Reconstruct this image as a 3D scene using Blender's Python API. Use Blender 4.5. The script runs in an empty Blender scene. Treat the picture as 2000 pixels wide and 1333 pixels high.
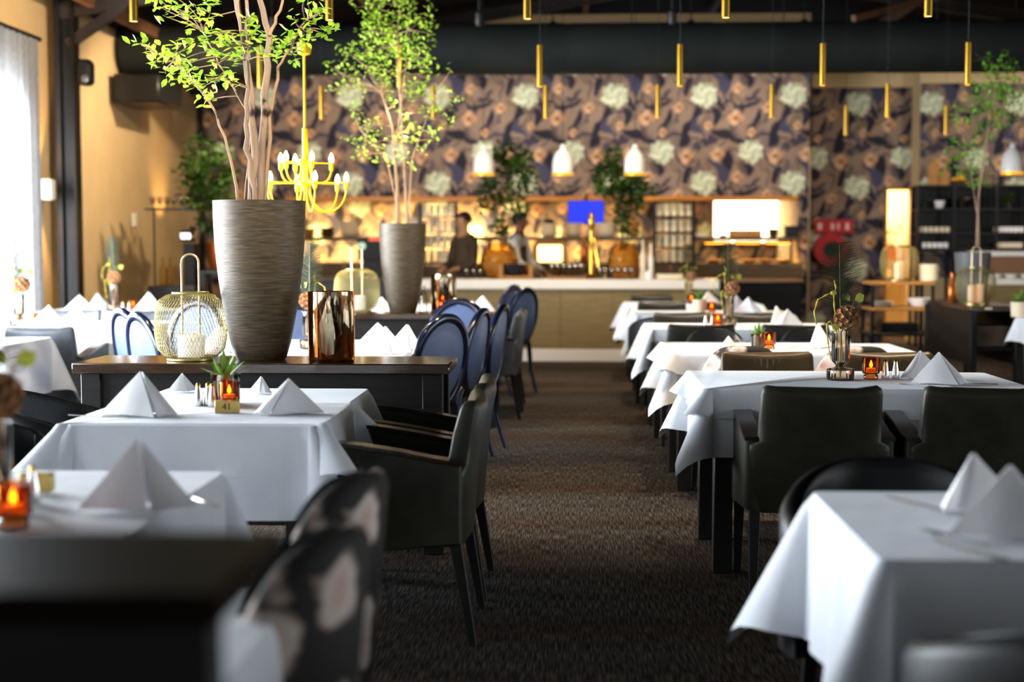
import bpy, bmesh, math, random
import numpy as np
from mathutils import Vector, Matrix
PI = math.pi
R = math.radians
rnd = random.Random(7)
scene = bpy.context.scene
COL = scene.collection

# ------------------------------------------------------------------ camera
FPX = 2778.0
CAM = Vector((0, 0, 1.32))
YAW, PITCH = math.atan(112 / FPX), math.atan(186.5 / FPX)
FWD = Vector((-math.sin(YAW) * math.cos(PITCH), math.cos(YAW) * math.cos(PITCH), -math.sin(PITCH)))
RGT = Vector((math.cos(YAW), math.sin(YAW), 0))
UPV = RGT.cross(FWD)
cd = bpy.data.cameras.new('camera')
cam = bpy.data.objects.new('camera', cd)
COL.objects.link(cam)
cam.location = CAM
cam.rotation_euler = Matrix((RGT, UPV, -FWD)).transposed().to_euler()
cd.sensor_width = 36
cd.lens = 50
cd.clip_start = .05
cd.dof.use_dof = True
cd.dof.focus_distance = 6.0
cd.dof.aperture_fstop = 1.7
scene.camera = cam

def P(px, py, Y):            # photo pixel -> point on the plane y = Y
    d = FWD * FPX + RGT * (px - 1000) + UPV * (666.5 - py)
    return CAM + d * (Y / d.y)
def PX(px, Y, py=500): return P(px, py, Y).x
def PZ(py, Y, px=1000): return P(px, py, Y).z

# ------------------------------------------------------------------ world, daylight, exposure
w = bpy.data.worlds.new('world'); scene.world = w
w.use_nodes = True
w.node_tree.nodes['Background'].inputs[0].default_value = (.86, .93, 1.0, 1)
w.node_tree.nodes['Background'].inputs[1].default_value = .21
vs = scene.view_settings
vs.view_transform = 'Standard'; vs.look = 'None'; vs.gamma = 1; vs.use_curve_mapping = False
vs.exposure = .38
scene.cycles.use_denoising = True
scene.cycles.max_bounces = 8
scene.cycles.transparent_max_bounces = 12
scene.cycles.sample_clamp_indirect = 6
scene.cycles.caustics_refractive = False
scene.cycles.caustics_reflective = False

def light(name, kind, loc, energy, color=(1, 1, 1), parent=None, size=.1, size_y=None, target=None, spot=60, blend=.5, spread=None):
    d = bpy.data.lights.new(name, kind); d.energy = energy; d.color = color
    if kind == 'AREA':
        d.size = size
        if size_y: d.shape = 'RECTANGLE'; d.size_y = size_y
    else:
        d.shadow_soft_size = size
    if kind == 'AREA' and spread: d.spread = R(spread)
    if kind == 'SPOT': d.spot_size = R(spot); d.spot_blend = blend
    o = bpy.data.objects.new(name, d); COL.objects.link(o)
    o.location = loc; o.parent = parent
    if target is not None:
        o.rotation_euler = (Vector(target) - Vector(loc)).to_track_quat('-Z', 'Y').to_euler()
    return o
WARM = (1, .62, .27)
DAY = (.84, .92, 1)
XL = -4.9                     # left wall
WIN = [(8.6, 12.35), (4.4, 7.9), (.2, 3.7), (-3.4, -.4)]
for (a, b), e_ in zip(WIN, (1050, 620, 80, 25)):              # daylight standing in the window openings
    light('window_daylight', 'AREA', (XL - .06, (a + b) / 2, 1.45), e_, DAY, None, b - a - .1, 2.1, (0, (a + b) / 2, 1.45))

WINR = [(1.0, 4.2), (5.0, 7.8)]
for a, b in WINR:             # daylight in the windows of the far right wall
    light('window_daylight', 'AREA', (9.02, (a + b) / 2, 1.5), 120, DAY, None, b - a - .1, 2.0, (0, (a + b) / 2, 1.2))

# ------------------------------------------------------------------ mesh building
class MB:
    def __init__(s): s.v = []; s.f = []
    def add(s, v, f, m=None):
        k = len(s.v)
        s.v += [tuple(m @ Vector(p)) for p in v] if m is not None else [tuple(p) for p in v]
        s.f += [tuple(i + k for i in q) for q in f]
        return s
    def box(s, c, d, b=0, m=None):
        hx, hy, hz = d[0] / 2, d[1] / 2, d[2] / 2
        b = min(b, hx * .95, hy * .95, hz * .95)
        T = Matrix.Translation(c)
        if m is not None: T = T @ m
        if b <= 0:
            v = [(x, y, z) for x in (-hx, hx) for y in (-hy, hy) for z in (-hz, hz)]
            f = [(0, 1, 3, 2), (4, 6, 7, 5), (0, 4, 5, 1), (2, 3, 7, 6), (0, 2, 6, 4), (1, 5, 7, 3)]
            return s.add(v, f, T)
        v = []; ix = {}
        for i, sx in enumerate((-1, 1)):
            for j, sy in enumerate((-1, 1)):
                for k, sz in enumerate((-1, 1)):
                    for a in range(3):
                        e = [hx - b, hy - b, hz - b]; e[a] += b
                        ix[i, j, k, a] = len(v); v.append((sx * e[0], sy * e[1], sz * e[2]))
        f = []
        cyc = [(0, 0), (1, 0), (1, 1), (0, 1)]
        for a in range(3):
            for sgn in (0, 1):
                q = []
                for p, r in cyc:
                    l = [0, 0, 0]; l[a] = sgn; l[(a + 1) % 3] = p; l[(a + 2) % 3] = r
                    q.append(ix[l[0], l[1], l[2], a])
                f.append(tuple(q if sgn else q[::-1]))
        for a in range(3):
            o1, o2 = (a + 1) % 3, (a + 2) % 3
            for p in (0, 1):
                for r in (0, 1):
                    l0 = [0, 0, 0]; l0[o1] = p; l0[o2] = r; l1 = list(l0); l1[a] = 1
                    q = [ix[(*l0, o1)], ix[(*l1, o1)], ix[(*l1, o2)], ix[(*l0, o2)]]
                    f.append(tuple(q[::-1] if (p ^ r) else q))
        for i in (0, 1):
            for j in (0, 1):
                for k in (0, 1):
                    q = [ix[i, j, k, a] for a in range(3)]
                    f.append(tuple(q if (i + j + k) % 2 else q[::-1]))
        return s.add(v, f, T)
    def loft(s, rings, caps=True, closed=False, m=None):
        n = len(rings[0]); v = [p for r in rings for p in r]; f = []
        K = len(rings)
        for k in range(K if closed else K - 1):
            a, b = k * n, ((k + 1) % K) * n
            for i in range(n):
                j = (i + 1) % n
                f.append((a + i, a + j, b + j, b + i))
        if caps and not closed:
            f.append(tuple(range(n))[::-1]); f.append(tuple(range((K - 1) * n, K * n)))
        return s.add(v, f, m)
    def lathe(s, prof, c=(0, 0, 0), n=24, rib=0, nrib=0, caps=True):
        rings = []
        for r, z in prof:
            rings.append([(c[0] + r * (1 + (rib * (math.cos(nrib * 2 * PI * i / n)) if rib else 0)) * math.cos(2 * PI * i / n),
                           c[1] + r * (1 + (rib * (math.cos(nrib * 2 * PI * i / n)) if rib else 0)) * math.sin(2 * PI * i / n), c[2] + z) for i in range(n)])
        return s.loft(rings, caps)
    def tube(s, pts, r, n=6, closed=False, flat=1.0):
        pts = [Vector(p) for p in pts]; K = len(pts)
        rr = r if isinstance(r, (list, tuple)) else [r] * K
        rings = []; N = None
        for k in range(K):
            if closed: t = pts[(k + 1) % K] - pts[k - 1]
            else: t = pts[min(k + 1, K - 1)] - pts[max(k - 1, 0)]
            if t.length < 1e-9: t = Vector((0, 0, 1))
            t.normalize()
            if N is None:
                N = t.orthogonal().normalized()
            else:
                N = N - t * N.dot(t)
                N = N.normalized() if N.length > 1e-6 else t.orthogonal().normalized()
            B = t.cross(N)
            rings.append([tuple(pts[k] + N * (rr[k] * math.cos(2 * PI * i / n)) + B * (rr[k] * flat * math.sin(2 * PI * i / n))) for i in range(n)])
        return s.loft(rings, not closed, closed)
    def ball(s, c, r, n=12, k=8, m=None):
        if not isinstance(r, (tuple, list)): r = (r, r, r)
        v = [(0, 0, -r[2])]; f = []
        for j in range(1, k):
            a = -PI / 2 + PI * j / k
            for i in range(n):
                b = 2 * PI * i / n
                v.append((r[0] * math.cos(a) * math.cos(b), r[1] * math.cos(a) * math.sin(b), r[2] * math.sin(a)))
        v.append((0, 0, r[2])); e = len(v) - 1
        for i in range(n):
            j = (i + 1) % n
            f.append((0, 1 + j, 1 + i))
            for q in range(k - 2):
                a, b = 1 + q * n, 1 + (q + 1) * n
                f.append((a + i, a + j, b + j, b + i))
            f.append((e, 1 + (k - 2) * n + i, 1 + (k - 2) * n + j))
        T = Matrix.Translation(c)
        if m is not None: T = T @ m
        return s.add(v, f, T)
    def prism(s, poly, t, axis='x', off=0, b=0):
        n = len(poly)
        def mk(p, q):
            if axis == 'x': return (q, p[0], p[1])
            if axis == 'y': return (p[0], q, p[1])
            return (p[0], p[1], q)
        cx = sum(p[0] for p in poly) / n; cy = sum(p[1] for p in poly) / n
        def ins(k): return [(cx + (p[0] - cx) * k, cy + (p[1] - cy) * k) for p in poly]
        if b:
            sz = max(max(abs(p[0] - cx), abs(p[1] - cy)) for p in poly)
            k = 1 - b / sz
            rings = [[mk(p, off - t / 2) for p in ins(k)], [mk(p, off - t / 2 + b) for p in poly], [mk(p, off + t / 2 - b) for p in poly], [mk(p, off + t / 2) for p in ins(k)]]
        else:
            rings = [[mk(p, off - t / 2) for p in poly], [mk(p, off + t / 2) for p in poly]]
        return s.loft(rings)
    def mesh(s, name, mat=None, ang=40):
        me = bpy.data.meshes.new(name)
        me.from_pydata(s.v, [], s.f)
        bm = bmesh.new(); bm.from_mesh(me)
        bmesh.ops.recalc_face_normals(bm, faces=bm.faces)
        bm.to_mesh(me); bm.free()
        if ang:
            me.polygons.foreach_set('use_smooth', [True] * len(me.polygons))
            me.set_sharp_from_angle(angle=R(ang))
        if mat: me.materials.append(mat)
        return me
    def build(s, name, mat=None, parent=None, loc=(0, 0, 0), rz=0, ang=40, kind=None):
        return link(name, s.mesh(name, mat, ang), parent, loc, rz, kind)

KIDS = {}
def link(name, me, parent=None, loc=(0, 0, 0), rz=0, kind=None):
    o = bpy.data.objects.new(name, me); COL.objects.link(o)
    o.parent = parent; o.location = loc
    if parent is not None: KIDS.setdefault(parent, []).append(o)
    o.rotation_euler = (0, 0, rz)
    if kind: o['kind'] = kind
    return o
def tag(o, label, cat, group=None):
    o['label'] = label; o['category'] = cat
    if group: o['group'] = group
    return o
def thing(name, label, cat, loc=(0, 0, 0), rz=0, group=None):
    o = bpy.data.objects.new(name, None); COL.objects.link(o)
    o.empty_display_size = .05
    o.location = loc; o.rotation_euler = (0, 0, rz)
    return tag(o, label, cat, group)
def dup(root, loc, rz, label, cat, group=None, scale=None):
    def cp(o, par):
        c = o.copy(); COL.objects.link(c); c.parent = par
        for ch in list(KIDS.get(o, ())): cp(ch, c)
        return c
    r = cp(root, None)
    for k in ('label', 'category', 'group'):
        if k in r: del r[k]
    r.location = loc; r.rotation_euler = (0, 0, rz)
    if scale: r.scale = (scale,) * 3
    return tag(r, label, cat, group)
PROTO = {}
def place(key, fn, loc, rz, label, cat, group=None, scale=None):
    if key not in PROTO:
        o = fn(); PROTO[key] = o
        o.location = loc; o.rotation_euler = (0, 0, rz)
        if scale: o.scale = (scale,) * 3
        return tag(o, label, cat, group)
    return dup(PROTO[key], loc, rz, label, cat, group, scale or 1.0)
def root(name):
    o = bpy.data.objects.new(name, None); COL.objects.link(o); o.empty_display_size = .05
    return o
def struct(name, mb, mat, ang=30, parent=None, kind='structure'):
    return mb.build(name, mat, parent, ang=ang, kind=kind)
def ring(w, d, z, y=0, x=0, p=5, n=28):
    o = []
    for i in range(n):
        a = 2 * PI * i / n; c, q = math.cos(a), math.sin(a)
        o.append((x + w / 2 * math.copysign(abs(c) ** (2 / p), c), y + d / 2 * math.copysign(abs(q) ** (2 / p), q), z))
    return o

# ------------------------------------------------------------------ materials
def lin(c):
    if isinstance(c, str):
        c = [int(c[i:i + 2], 16) / 255 for i in (0, 2, 4)]
    return tuple((x / 12.92 if x <= .04045 else ((x + .055) / 1.055) ** 2.4) for x in c) + (1,)
MATS = {}
def mat(name, col, rough=.5, metal=0, spec=.5, c2=None, ns=8, stretch=(1, 1, 1), bump=0, bs=40, trans=0, ior=1.45, emis=None, es=0, sheen=0, coat=0, translucent=0, lo=.35, hi=.65, detail=4, alpha=1, coord='Object'):
    if name in MATS: return MATS[name]
    m = bpy.data.materials.new(name); MATS[name] = m; m.use_nodes = True
    nt = m.node_tree; N = nt.nodes; L = nt.links
    b = N['Principled BSDF']; out = N['Material Output']
    b.inputs['Base Color'].default_value = lin(col); b.inputs['Roughness'].default_value = rough
    b.inputs['Metallic'].default_value = metal; b.inputs['Specular IOR Level'].default_value = spec
    b.inputs['Transmission Weight'].default_value = trans; b.inputs['IOR'].default_value = ior
    b.inputs['Sheen Weight'].default_value = sheen; b.inputs['Coat Weight'].default_value = coat
    b.inputs['Coat Roughness'].default_value = .12; b.inputs['Alpha'].default_value = alpha
    if emis: b.inputs['Emission Color'].default_value = lin(emis); b.inputs['Emission Strength'].default_value = es
    mp = None
    def mapping():
        tc = N.new('ShaderNodeTexCoord'); q = N.new('ShaderNodeMapping'); q.inputs['Scale'].default_value = stretch
        L.new(tc.outputs[coord], q.inputs[0]); return q
    if c2:
        mp = mapping(); n = N.new('ShaderNodeTexNoise'); n.inputs['Scale'].default_value = ns; n.inputs['Detail'].default_value = detail
        L.new(mp.outputs[0], n.inputs['Vector'])
        r = N.new('ShaderNodeValToRGB'); r.color_ramp.elements[0].position = lo; r.color_ramp.elements[1].position = hi
        r.color_ramp.elements[0].color = lin(col); r.color_ramp.elements[1].color = lin(c2)
        L.new(n.outputs['Fac'], r.inputs[0]); L.new(r.outputs[0], b.inputs['Base Color'])
    if bump:
        mp = mp or mapping(); n = N.new('ShaderNodeTexNoise'); n.inputs['Scale'].default_value = bs; n.inputs['Detail'].default_value = 3
        L.new(mp.outputs[0], n.inputs['Vector'])
        u = N.new('ShaderNodeBump'); u.inputs['Strength'].default_value = bump; u.inputs['Distance'].default_value = .01
        L.new(n.outputs['Fac'], u.inputs['Height']); L.new(u.outputs[0], b.inputs['Normal'])
    if translucent:
        t = N.new('ShaderNodeBsdfTranslucent'); mx = N.new('ShaderNodeMixShader'); mx.inputs[0].default_value = translucent
        src = b.inputs['Base Color']
        if src.is_linked: L.new(src.links[0].from_socket, t.inputs[0])
        else: t.inputs[0].default_value = lin(col)
        L.new(b.outputs[0], mx.inputs[1]); L.new(t.outputs[0], mx.inputs[2]); L.new(mx.outputs[0], out.inputs[0])
    return m
def tinted_glass(name, col, gloss=.35, rough=.03):     # thin coloured glass: tinted see-through plus reflection
    if name in MATS: return MATS[name]
    m = bpy.data.materials.new(name); MATS[name] = m; m.use_nodes = True
    nt = m.node_tree; N = nt.nodes; L = nt.links; N.remove(N['Principled BSDF'])
    t = N.new('ShaderNodeBsdfTransparent'); t.inputs[0].default_value = lin(col)
    g = N.new('ShaderNodeBsdfGlossy'); g.inputs['Roughness'].default_value = rough; g.inputs[0].default_value = (1, .95, .9, 1)
    lw = N.new('ShaderNodeLayerWeight'); lw.inputs[0].default_value = gloss
    mx = N.new('ShaderNodeMixShader')
    L.new(lw.outputs['Fresnel'], mx.inputs[0]); L.new(t.outputs[0], mx.inputs[1]); L.new(g.outputs[0], mx.inputs[2])
    L.new(mx.outputs[0], N['Material Output'].inputs[0])
    return m

M = dict(
 white_cloth=mat('white_cloth', 'eceff4', .8, spec=.2, c2='e2e6ee', ns=6, bump=.25, bs=9, sheen=.2),
 napkin=mat('napkin_linen', 'f0eff0', .85, spec=.2, bump=.15, bs=30),
 leather_olive=mat('leather_olive', '2a2a1e', .45, spec=.4, c2='343426', ns=14, bump=.08, bs=160),
 leather_brown=mat('leather_brown', '4a3a24', .4, spec=.5, c2='5a4830', ns=10, bump=.08, bs=120),
 leather_grey=mat('leather_grey', '43474c', .4, spec=.5, c2='51555a', ns=10, bump=.08, bs=140),
 leather_dark=mat('leather_charcoal', '26241f', .38, spec=.5, c2='302e28', ns=10, bump=.08, bs=140),
 leather_black=mat('leather_black', '0f1011', .45, spec=.35, c2='191a1c', ns=10, bump=.06, bs=140),
 arm_wood=mat('arm_cap_wood', '3a2412', .25, spec=.6, c2='241509', ns=12, coat=.4),
 black_wood=mat('black_wood', '15120f', .45, c2='1d1814', ns=9, stretch=(1, 1, 6)),
 board=mat('sideboard_wood', '161412', .5, spec=.35, c2='1f1c19', ns=7, stretch=(1, 6, 6), bump=.05, bs=30),
 board_top=mat('sideboard_top', '2e2118', .16, spec=.7, c2='43301f', ns=6, stretch=(1, 9, 9), coat=.6),
 navy=mat('navy_lacquer', '0c1530', .2, spec=.6, coat=.4),
 pad_blue=mat('chair_pad_blue', '55668a', .4, spec=.4, c2='63759a', ns=6),
 steel=mat('polished_steel', 'd6d3ce', .18, 1),
 gold=mat('brushed_gold', 'c99a34', .28, 1, c2='d9ad48', ns=20, stretch=(1, 1, .1)),
 brass_wire=mat('champagne_wire', 'a89a62', .35, .85),
 yellow=mat('yellow_paint', 'f3c800', .4, spec=.4),
 white_paint=mat('white_paint', 'f1ede6', .4),
 cream=mat('cream_ceramic', 'e4d3b4', .5),
 black_metal=mat('black_metal', '0e0d0c', .45, spec=.5),
 beige_wall=mat('beige_plaster', 'cdb083', .9, spec=.2, c2='c6a97c', ns=3, bump=.05, bs=60),
 ceiling=mat('black_ceiling', '0d0b0a', .9, spec=.1, c2='15110f', ns=2),
 beam=mat('dark_beam', '1c1410', .7, c2='2a1d16', ns=4),
 duct=mat('duct_fabric', '171a17', .75, spec=.25, c2='1c201c', ns=2),
 rafter=mat('brown_rafter', '5a3a26', .6, c2='6a4630', ns=5),
 bar_front=mat('bar_panel_oak', '8a7346', .6, c2='7a653d', ns=4, stretch=(1, 1, 14)),
 bar_white=mat('bar_white_stone', 'efe6da', .3),
 oak=mat('oak', 'b07a3c', .5, c2='9c682f', ns=6, stretch=(1, 8, 8)),
 walnut=mat('walnut_panel', '5b4327', .5, c2='4b361e', ns=5, stretch=(1, 8, 8)),
 copper=mat('copper_glaze', 'b5622a', .3, .7),
 amber=tinted_glass('amber_glass', 'f4b878', .25),
 champagne=tinted_glass('champagne_glass', 'fdf4e6', .45),
 clear=tinted_glass('clear_glass', 'eceeea', .3),
 smoke=None,
 jar=tinted_glass('amber_jar_glass', 'fbeccb', .12),
 pot=None, soil=mat('soil', '2b2018', .95, c2='3a2c20', ns=30),
 bark=mat('bark', '6b5444', .85, c2='8c7460', ns=14, stretch=(1, 1, .2), bump=.5, bs=60),
 twig=mat('twig', '8d6f52', .8),
 leaf=mat('lime_leaf', '98c42a', .45, c2='c0dc50', ns=3, translucent=.45, lo=.3, hi=.7),
 leaf_b=mat('spring_leaf', '9cc832', .45, c2='c6dc54', ns=4, translucent=.45, lo=.3, hi=.7),
 leaf_dark=mat('evergreen_leaf', '2f4a1c', .5, c2='4f7026', ns=3, translucent=.3),
 leaf_mid=mat('mid_leaf', '4f8a22', .45, c2='74a834', ns=4, translucent=.4),
 succulent=mat('succulent_leaf', '6f9a3c', .45, c2='94bb50', ns=12, translucent=.2),
 flower=mat('dried_flower', 'bd8f66', .85, c2='94683f', ns=26),
 orchid=mat('dried_orchid', 'd8c244', .7, c2='b8a636', ns=20),
 feather=mat('dark_feather', '2f3a20', .7),
 flame=mat('candle_flame', 'ffb040', .5, emis='ffb02c', es=14),
 bulb=mat('lit_candle_bulb', 'fff4dc', .3, emis='ffe2a0', es=14),
 candle=mat('candle_wax', 'f3e6c8', .6, emis='ff9a30', es=.25),
 plate=mat('white_china', 'eee9e0', .25),
 skin=mat('skin', '9a6848', .55), skin2=mat('skin_light', 'c08a62', .55),
 hair=mat('dark_hair', '17110d', .6), shirt=mat('white_shirt', 'e9e4dc', .8), apron=mat('brown_apron', '4a3a28', .8), tan=mat('tan_vest', 'b08446', .8), trousers=mat('black_trousers', '18171a', .8),
 red=mat('signal_red', 'b01c1c', .4), black=mat('matt_black', '0a0a0a', .6), rubber=mat('hose_black', '141010', .5),
 number_block=mat('brass_block', 'b89a52', .35, .6, c2='c8aa60', ns=20),
 print=mat('black_print', '1a140c', .6),
)
def pot_mat():
    m = mat('brushed_bronze_pot', '2a2118', .5, .25, c2='52452f', ns=9, stretch=(1.6, 1.6, 14), bump=.15, bs=12, lo=.3, hi=.75, detail=9)
    return m
M['pot'] = pot_mat()
def carpet_mat():
    m = bpy.data.materials.new('woven_carpet'); m.use_nodes = True
    nt = m.node_tree; N = nt.nodes; L = nt.links; b = N['Principled BSDF']
    b.inputs['Roughness'].default_value = .95; b.inputs['Specular IOR Level'].default_value = .15
    tc = N.new('ShaderNodeTexCoord')
    def noise(scale, st, det=2):
        mp = N.new('ShaderNodeMapping'); mp.inputs['Scale'].default_value = st; L.new(tc.outputs['Object'], mp.inputs[0])
        n = N.new('ShaderNodeTexNoise'); n.inputs['Scale'].default_value = scale; n.inputs['Detail'].default_value = det; L.new(mp.outputs[0], n.inputs['Vector']); return n
    fine = noise(1, (210, 9, 1), 3); band = noise(1, (.25, 1.6, 1), 3); dots = noise(1, (60, 60, 1))
    r = N.new('ShaderNodeValToRGB'); r.color_ramp.elements[0].position = .43; r.color_ramp.elements[1].position = .66
    r.color_ramp.elements[0].color = lin('17140f'); r.color_ramp.elements[1].color = lin('716c66')
    L.new(fine.outputs['Fac'], r.inputs[0])
    r2 = N.new('ShaderNodeValToRGB'); r2.color_ramp.elements[0].position = .42; r2.color_ramp.elements[1].position = .6
    r2.color_ramp.elements[0].color = lin('d9d4d0'); r2.color_ramp.elements[1].color = lin('bf9f88')
    L.new(band.outputs['Fac'], r2.inputs[0])
    mx = N.new('ShaderNodeMix'); mx.data_type = 'RGBA'; mx.blend_type = 'MULTIPLY'; mx.inputs[0].default_value = 1
    L.new(r.outputs[0], mx.inputs[6]); L.new(r2.outputs[0], mx.inputs[7]); L.new(mx.outputs[2], b.inputs['Base Color'])
    u = N.new('ShaderNodeBump'); u.inputs['Strength'].default_value = .5; u.inputs['Distance'].default_value = .006
    L.new(fine.outputs['Fac'], u.inputs['Height']); L.new(u.outputs[0], b.inputs['Normal'])
    return m
def floral_mat():
    m = bpy.data.materials.new('floral_upholstery'); m.use_nodes = True
    nt = m.node_tree; N = nt.nodes; L = nt.links; b = N['Principled BSDF']
    b.inputs['Roughness'].default_value = .75; b.inputs['Specular IOR Level'].default_value = .25
    tc = N.new('ShaderNodeTexCoord')
    nz = N.new('ShaderNodeTexNoise'); nz.inputs['Scale'].default_value = 11; nz.inputs['Detail'].default_value = 3; L.new(tc.outputs['Object'], nz.inputs['Vector'])
    md = N.new('ShaderNodeMix'); md.data_type = 'VECTOR'; md.inputs[0].default_value = .1
    L.new(tc.outputs['Object'], md.inputs[4]); L.new(nz.outputs['Color'], md.inputs[5])
    v = N.new('ShaderNodeTexVoronoi'); v.inputs['Scale'].default_value = 7.0; v.inputs['Randomness'].default_value = .9; L.new(md.outputs[1], v.inputs['Vector'])
    p = N.new('ShaderNodeTexVoronoi'); p.inputs['Scale'].default_value = 46; L.new(tc.outputs['Object'], p.inputs['Vector'])
    r = N.new('ShaderNodeValToRGB'); E = r.color_ramp.elements
    E[0].position = 0; E[0].color = lin('b98a7c'); E[1].position = .6; E[1].color = lin('34312e')
    for ps, c in ((.2, 'e0c0b2'), (.36, 'e8dcd0'), (.43, '948074'), (.48, '34312e')):
        e = E.new(ps); e.color = lin(c)
    L.new(v.outputs['Distance'], r.inputs[0])
    mx = N.new('ShaderNodeMix'); mx.data_type = 'RGBA'; mx.blend_type = 'MULTIPLY'; mx.inputs[0].default_value = .55
    L.new(r.outputs[0], mx.inputs[6]); L.new(p.outputs['Distance'], mx.inputs[7])
    gm = N.new('ShaderNodeMix'); gm.data_type = 'RGBA'; gm.inputs[0].default_value = .7
    L.new(mx.outputs[2], gm.inputs[6]); L.new(r.outputs[0], gm.inputs[7])
    L.new(gm.outputs[2], b.inputs['Base Color'])
    return m
M['floral'] = floral_mat()
def mirror_glass():          # bronze glass with uneven metal mirroring in vertical streaks
    m = bpy.data.materials.new('bronze_mirror_glass'); m.use_nodes = True
    nt = m.node_tree; N = nt.nodes; L = nt.links; N.remove(N['Principled BSDF'])
    tc = N.new('ShaderNodeTexCoord'); mp = N.new('ShaderNodeMapping'); mp.inputs['Scale'].default_value = (26, 26, 3); L.new(tc.outputs['Object'], mp.inputs[0])
    n = N.new('ShaderNodeTexNoise'); n.inputs['Scale'].default_value = 1; n.inputs['Detail'].default_value = 3; L.new(mp.outputs[0], n.inputs['Vector'])
    r = N.new('ShaderNodeValToRGB'); r.color_ramp.elements[0].position = .42; r.color_ramp.elements[1].position = .58; L.new(n.outputs['Fac'], r.inputs[0])
    t = N.new('ShaderNodeBsdfTransparent'); t.inputs[0].default_value = lin('b08a58')
    g = N.new('ShaderNodeBsdfGlossy'); g.inputs['Roughness'].default_value = .06; g.inputs[0].default_value = lin('e8d2ac')
    mx = N.new('ShaderNodeMixShader'); ml = N.new('ShaderNodeMath'); ml.operation = 'MULTIPLY_ADD'; ml.inputs[1].default_value = .55; ml.inputs[2].default_value = .25
    L.new(r.outputs[0], ml.inputs[0]); L.new(ml.outputs[0], mx.inputs[0]); L.new(t.outputs[0], mx.inputs[1]); L.new(g.outputs[0], mx.inputs[2])
    L.new(mx.outputs[0], N['Material Output'].inputs[0]); return m
M['smoke'] = mirror_glass()
def vcol_mat(name, attr='print', rough=.8):
    m = bpy.data.materials.new(name); m.use_nodes = True
    N = m.node_tree.nodes; L = m.node_tree.links; b = N['Principled BSDF']
    a = N.new('ShaderNodeVertexColor'); a.layer_name = attr
    L.new(a.outputs[0], b.inputs['Base Color']); b.inputs['Roughness'].default_value = rough; b.inputs['Specular IOR Level'].default_value = .2
    return m
M['wallpaper'] = vcol_mat('floral_wallpaper')
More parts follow.
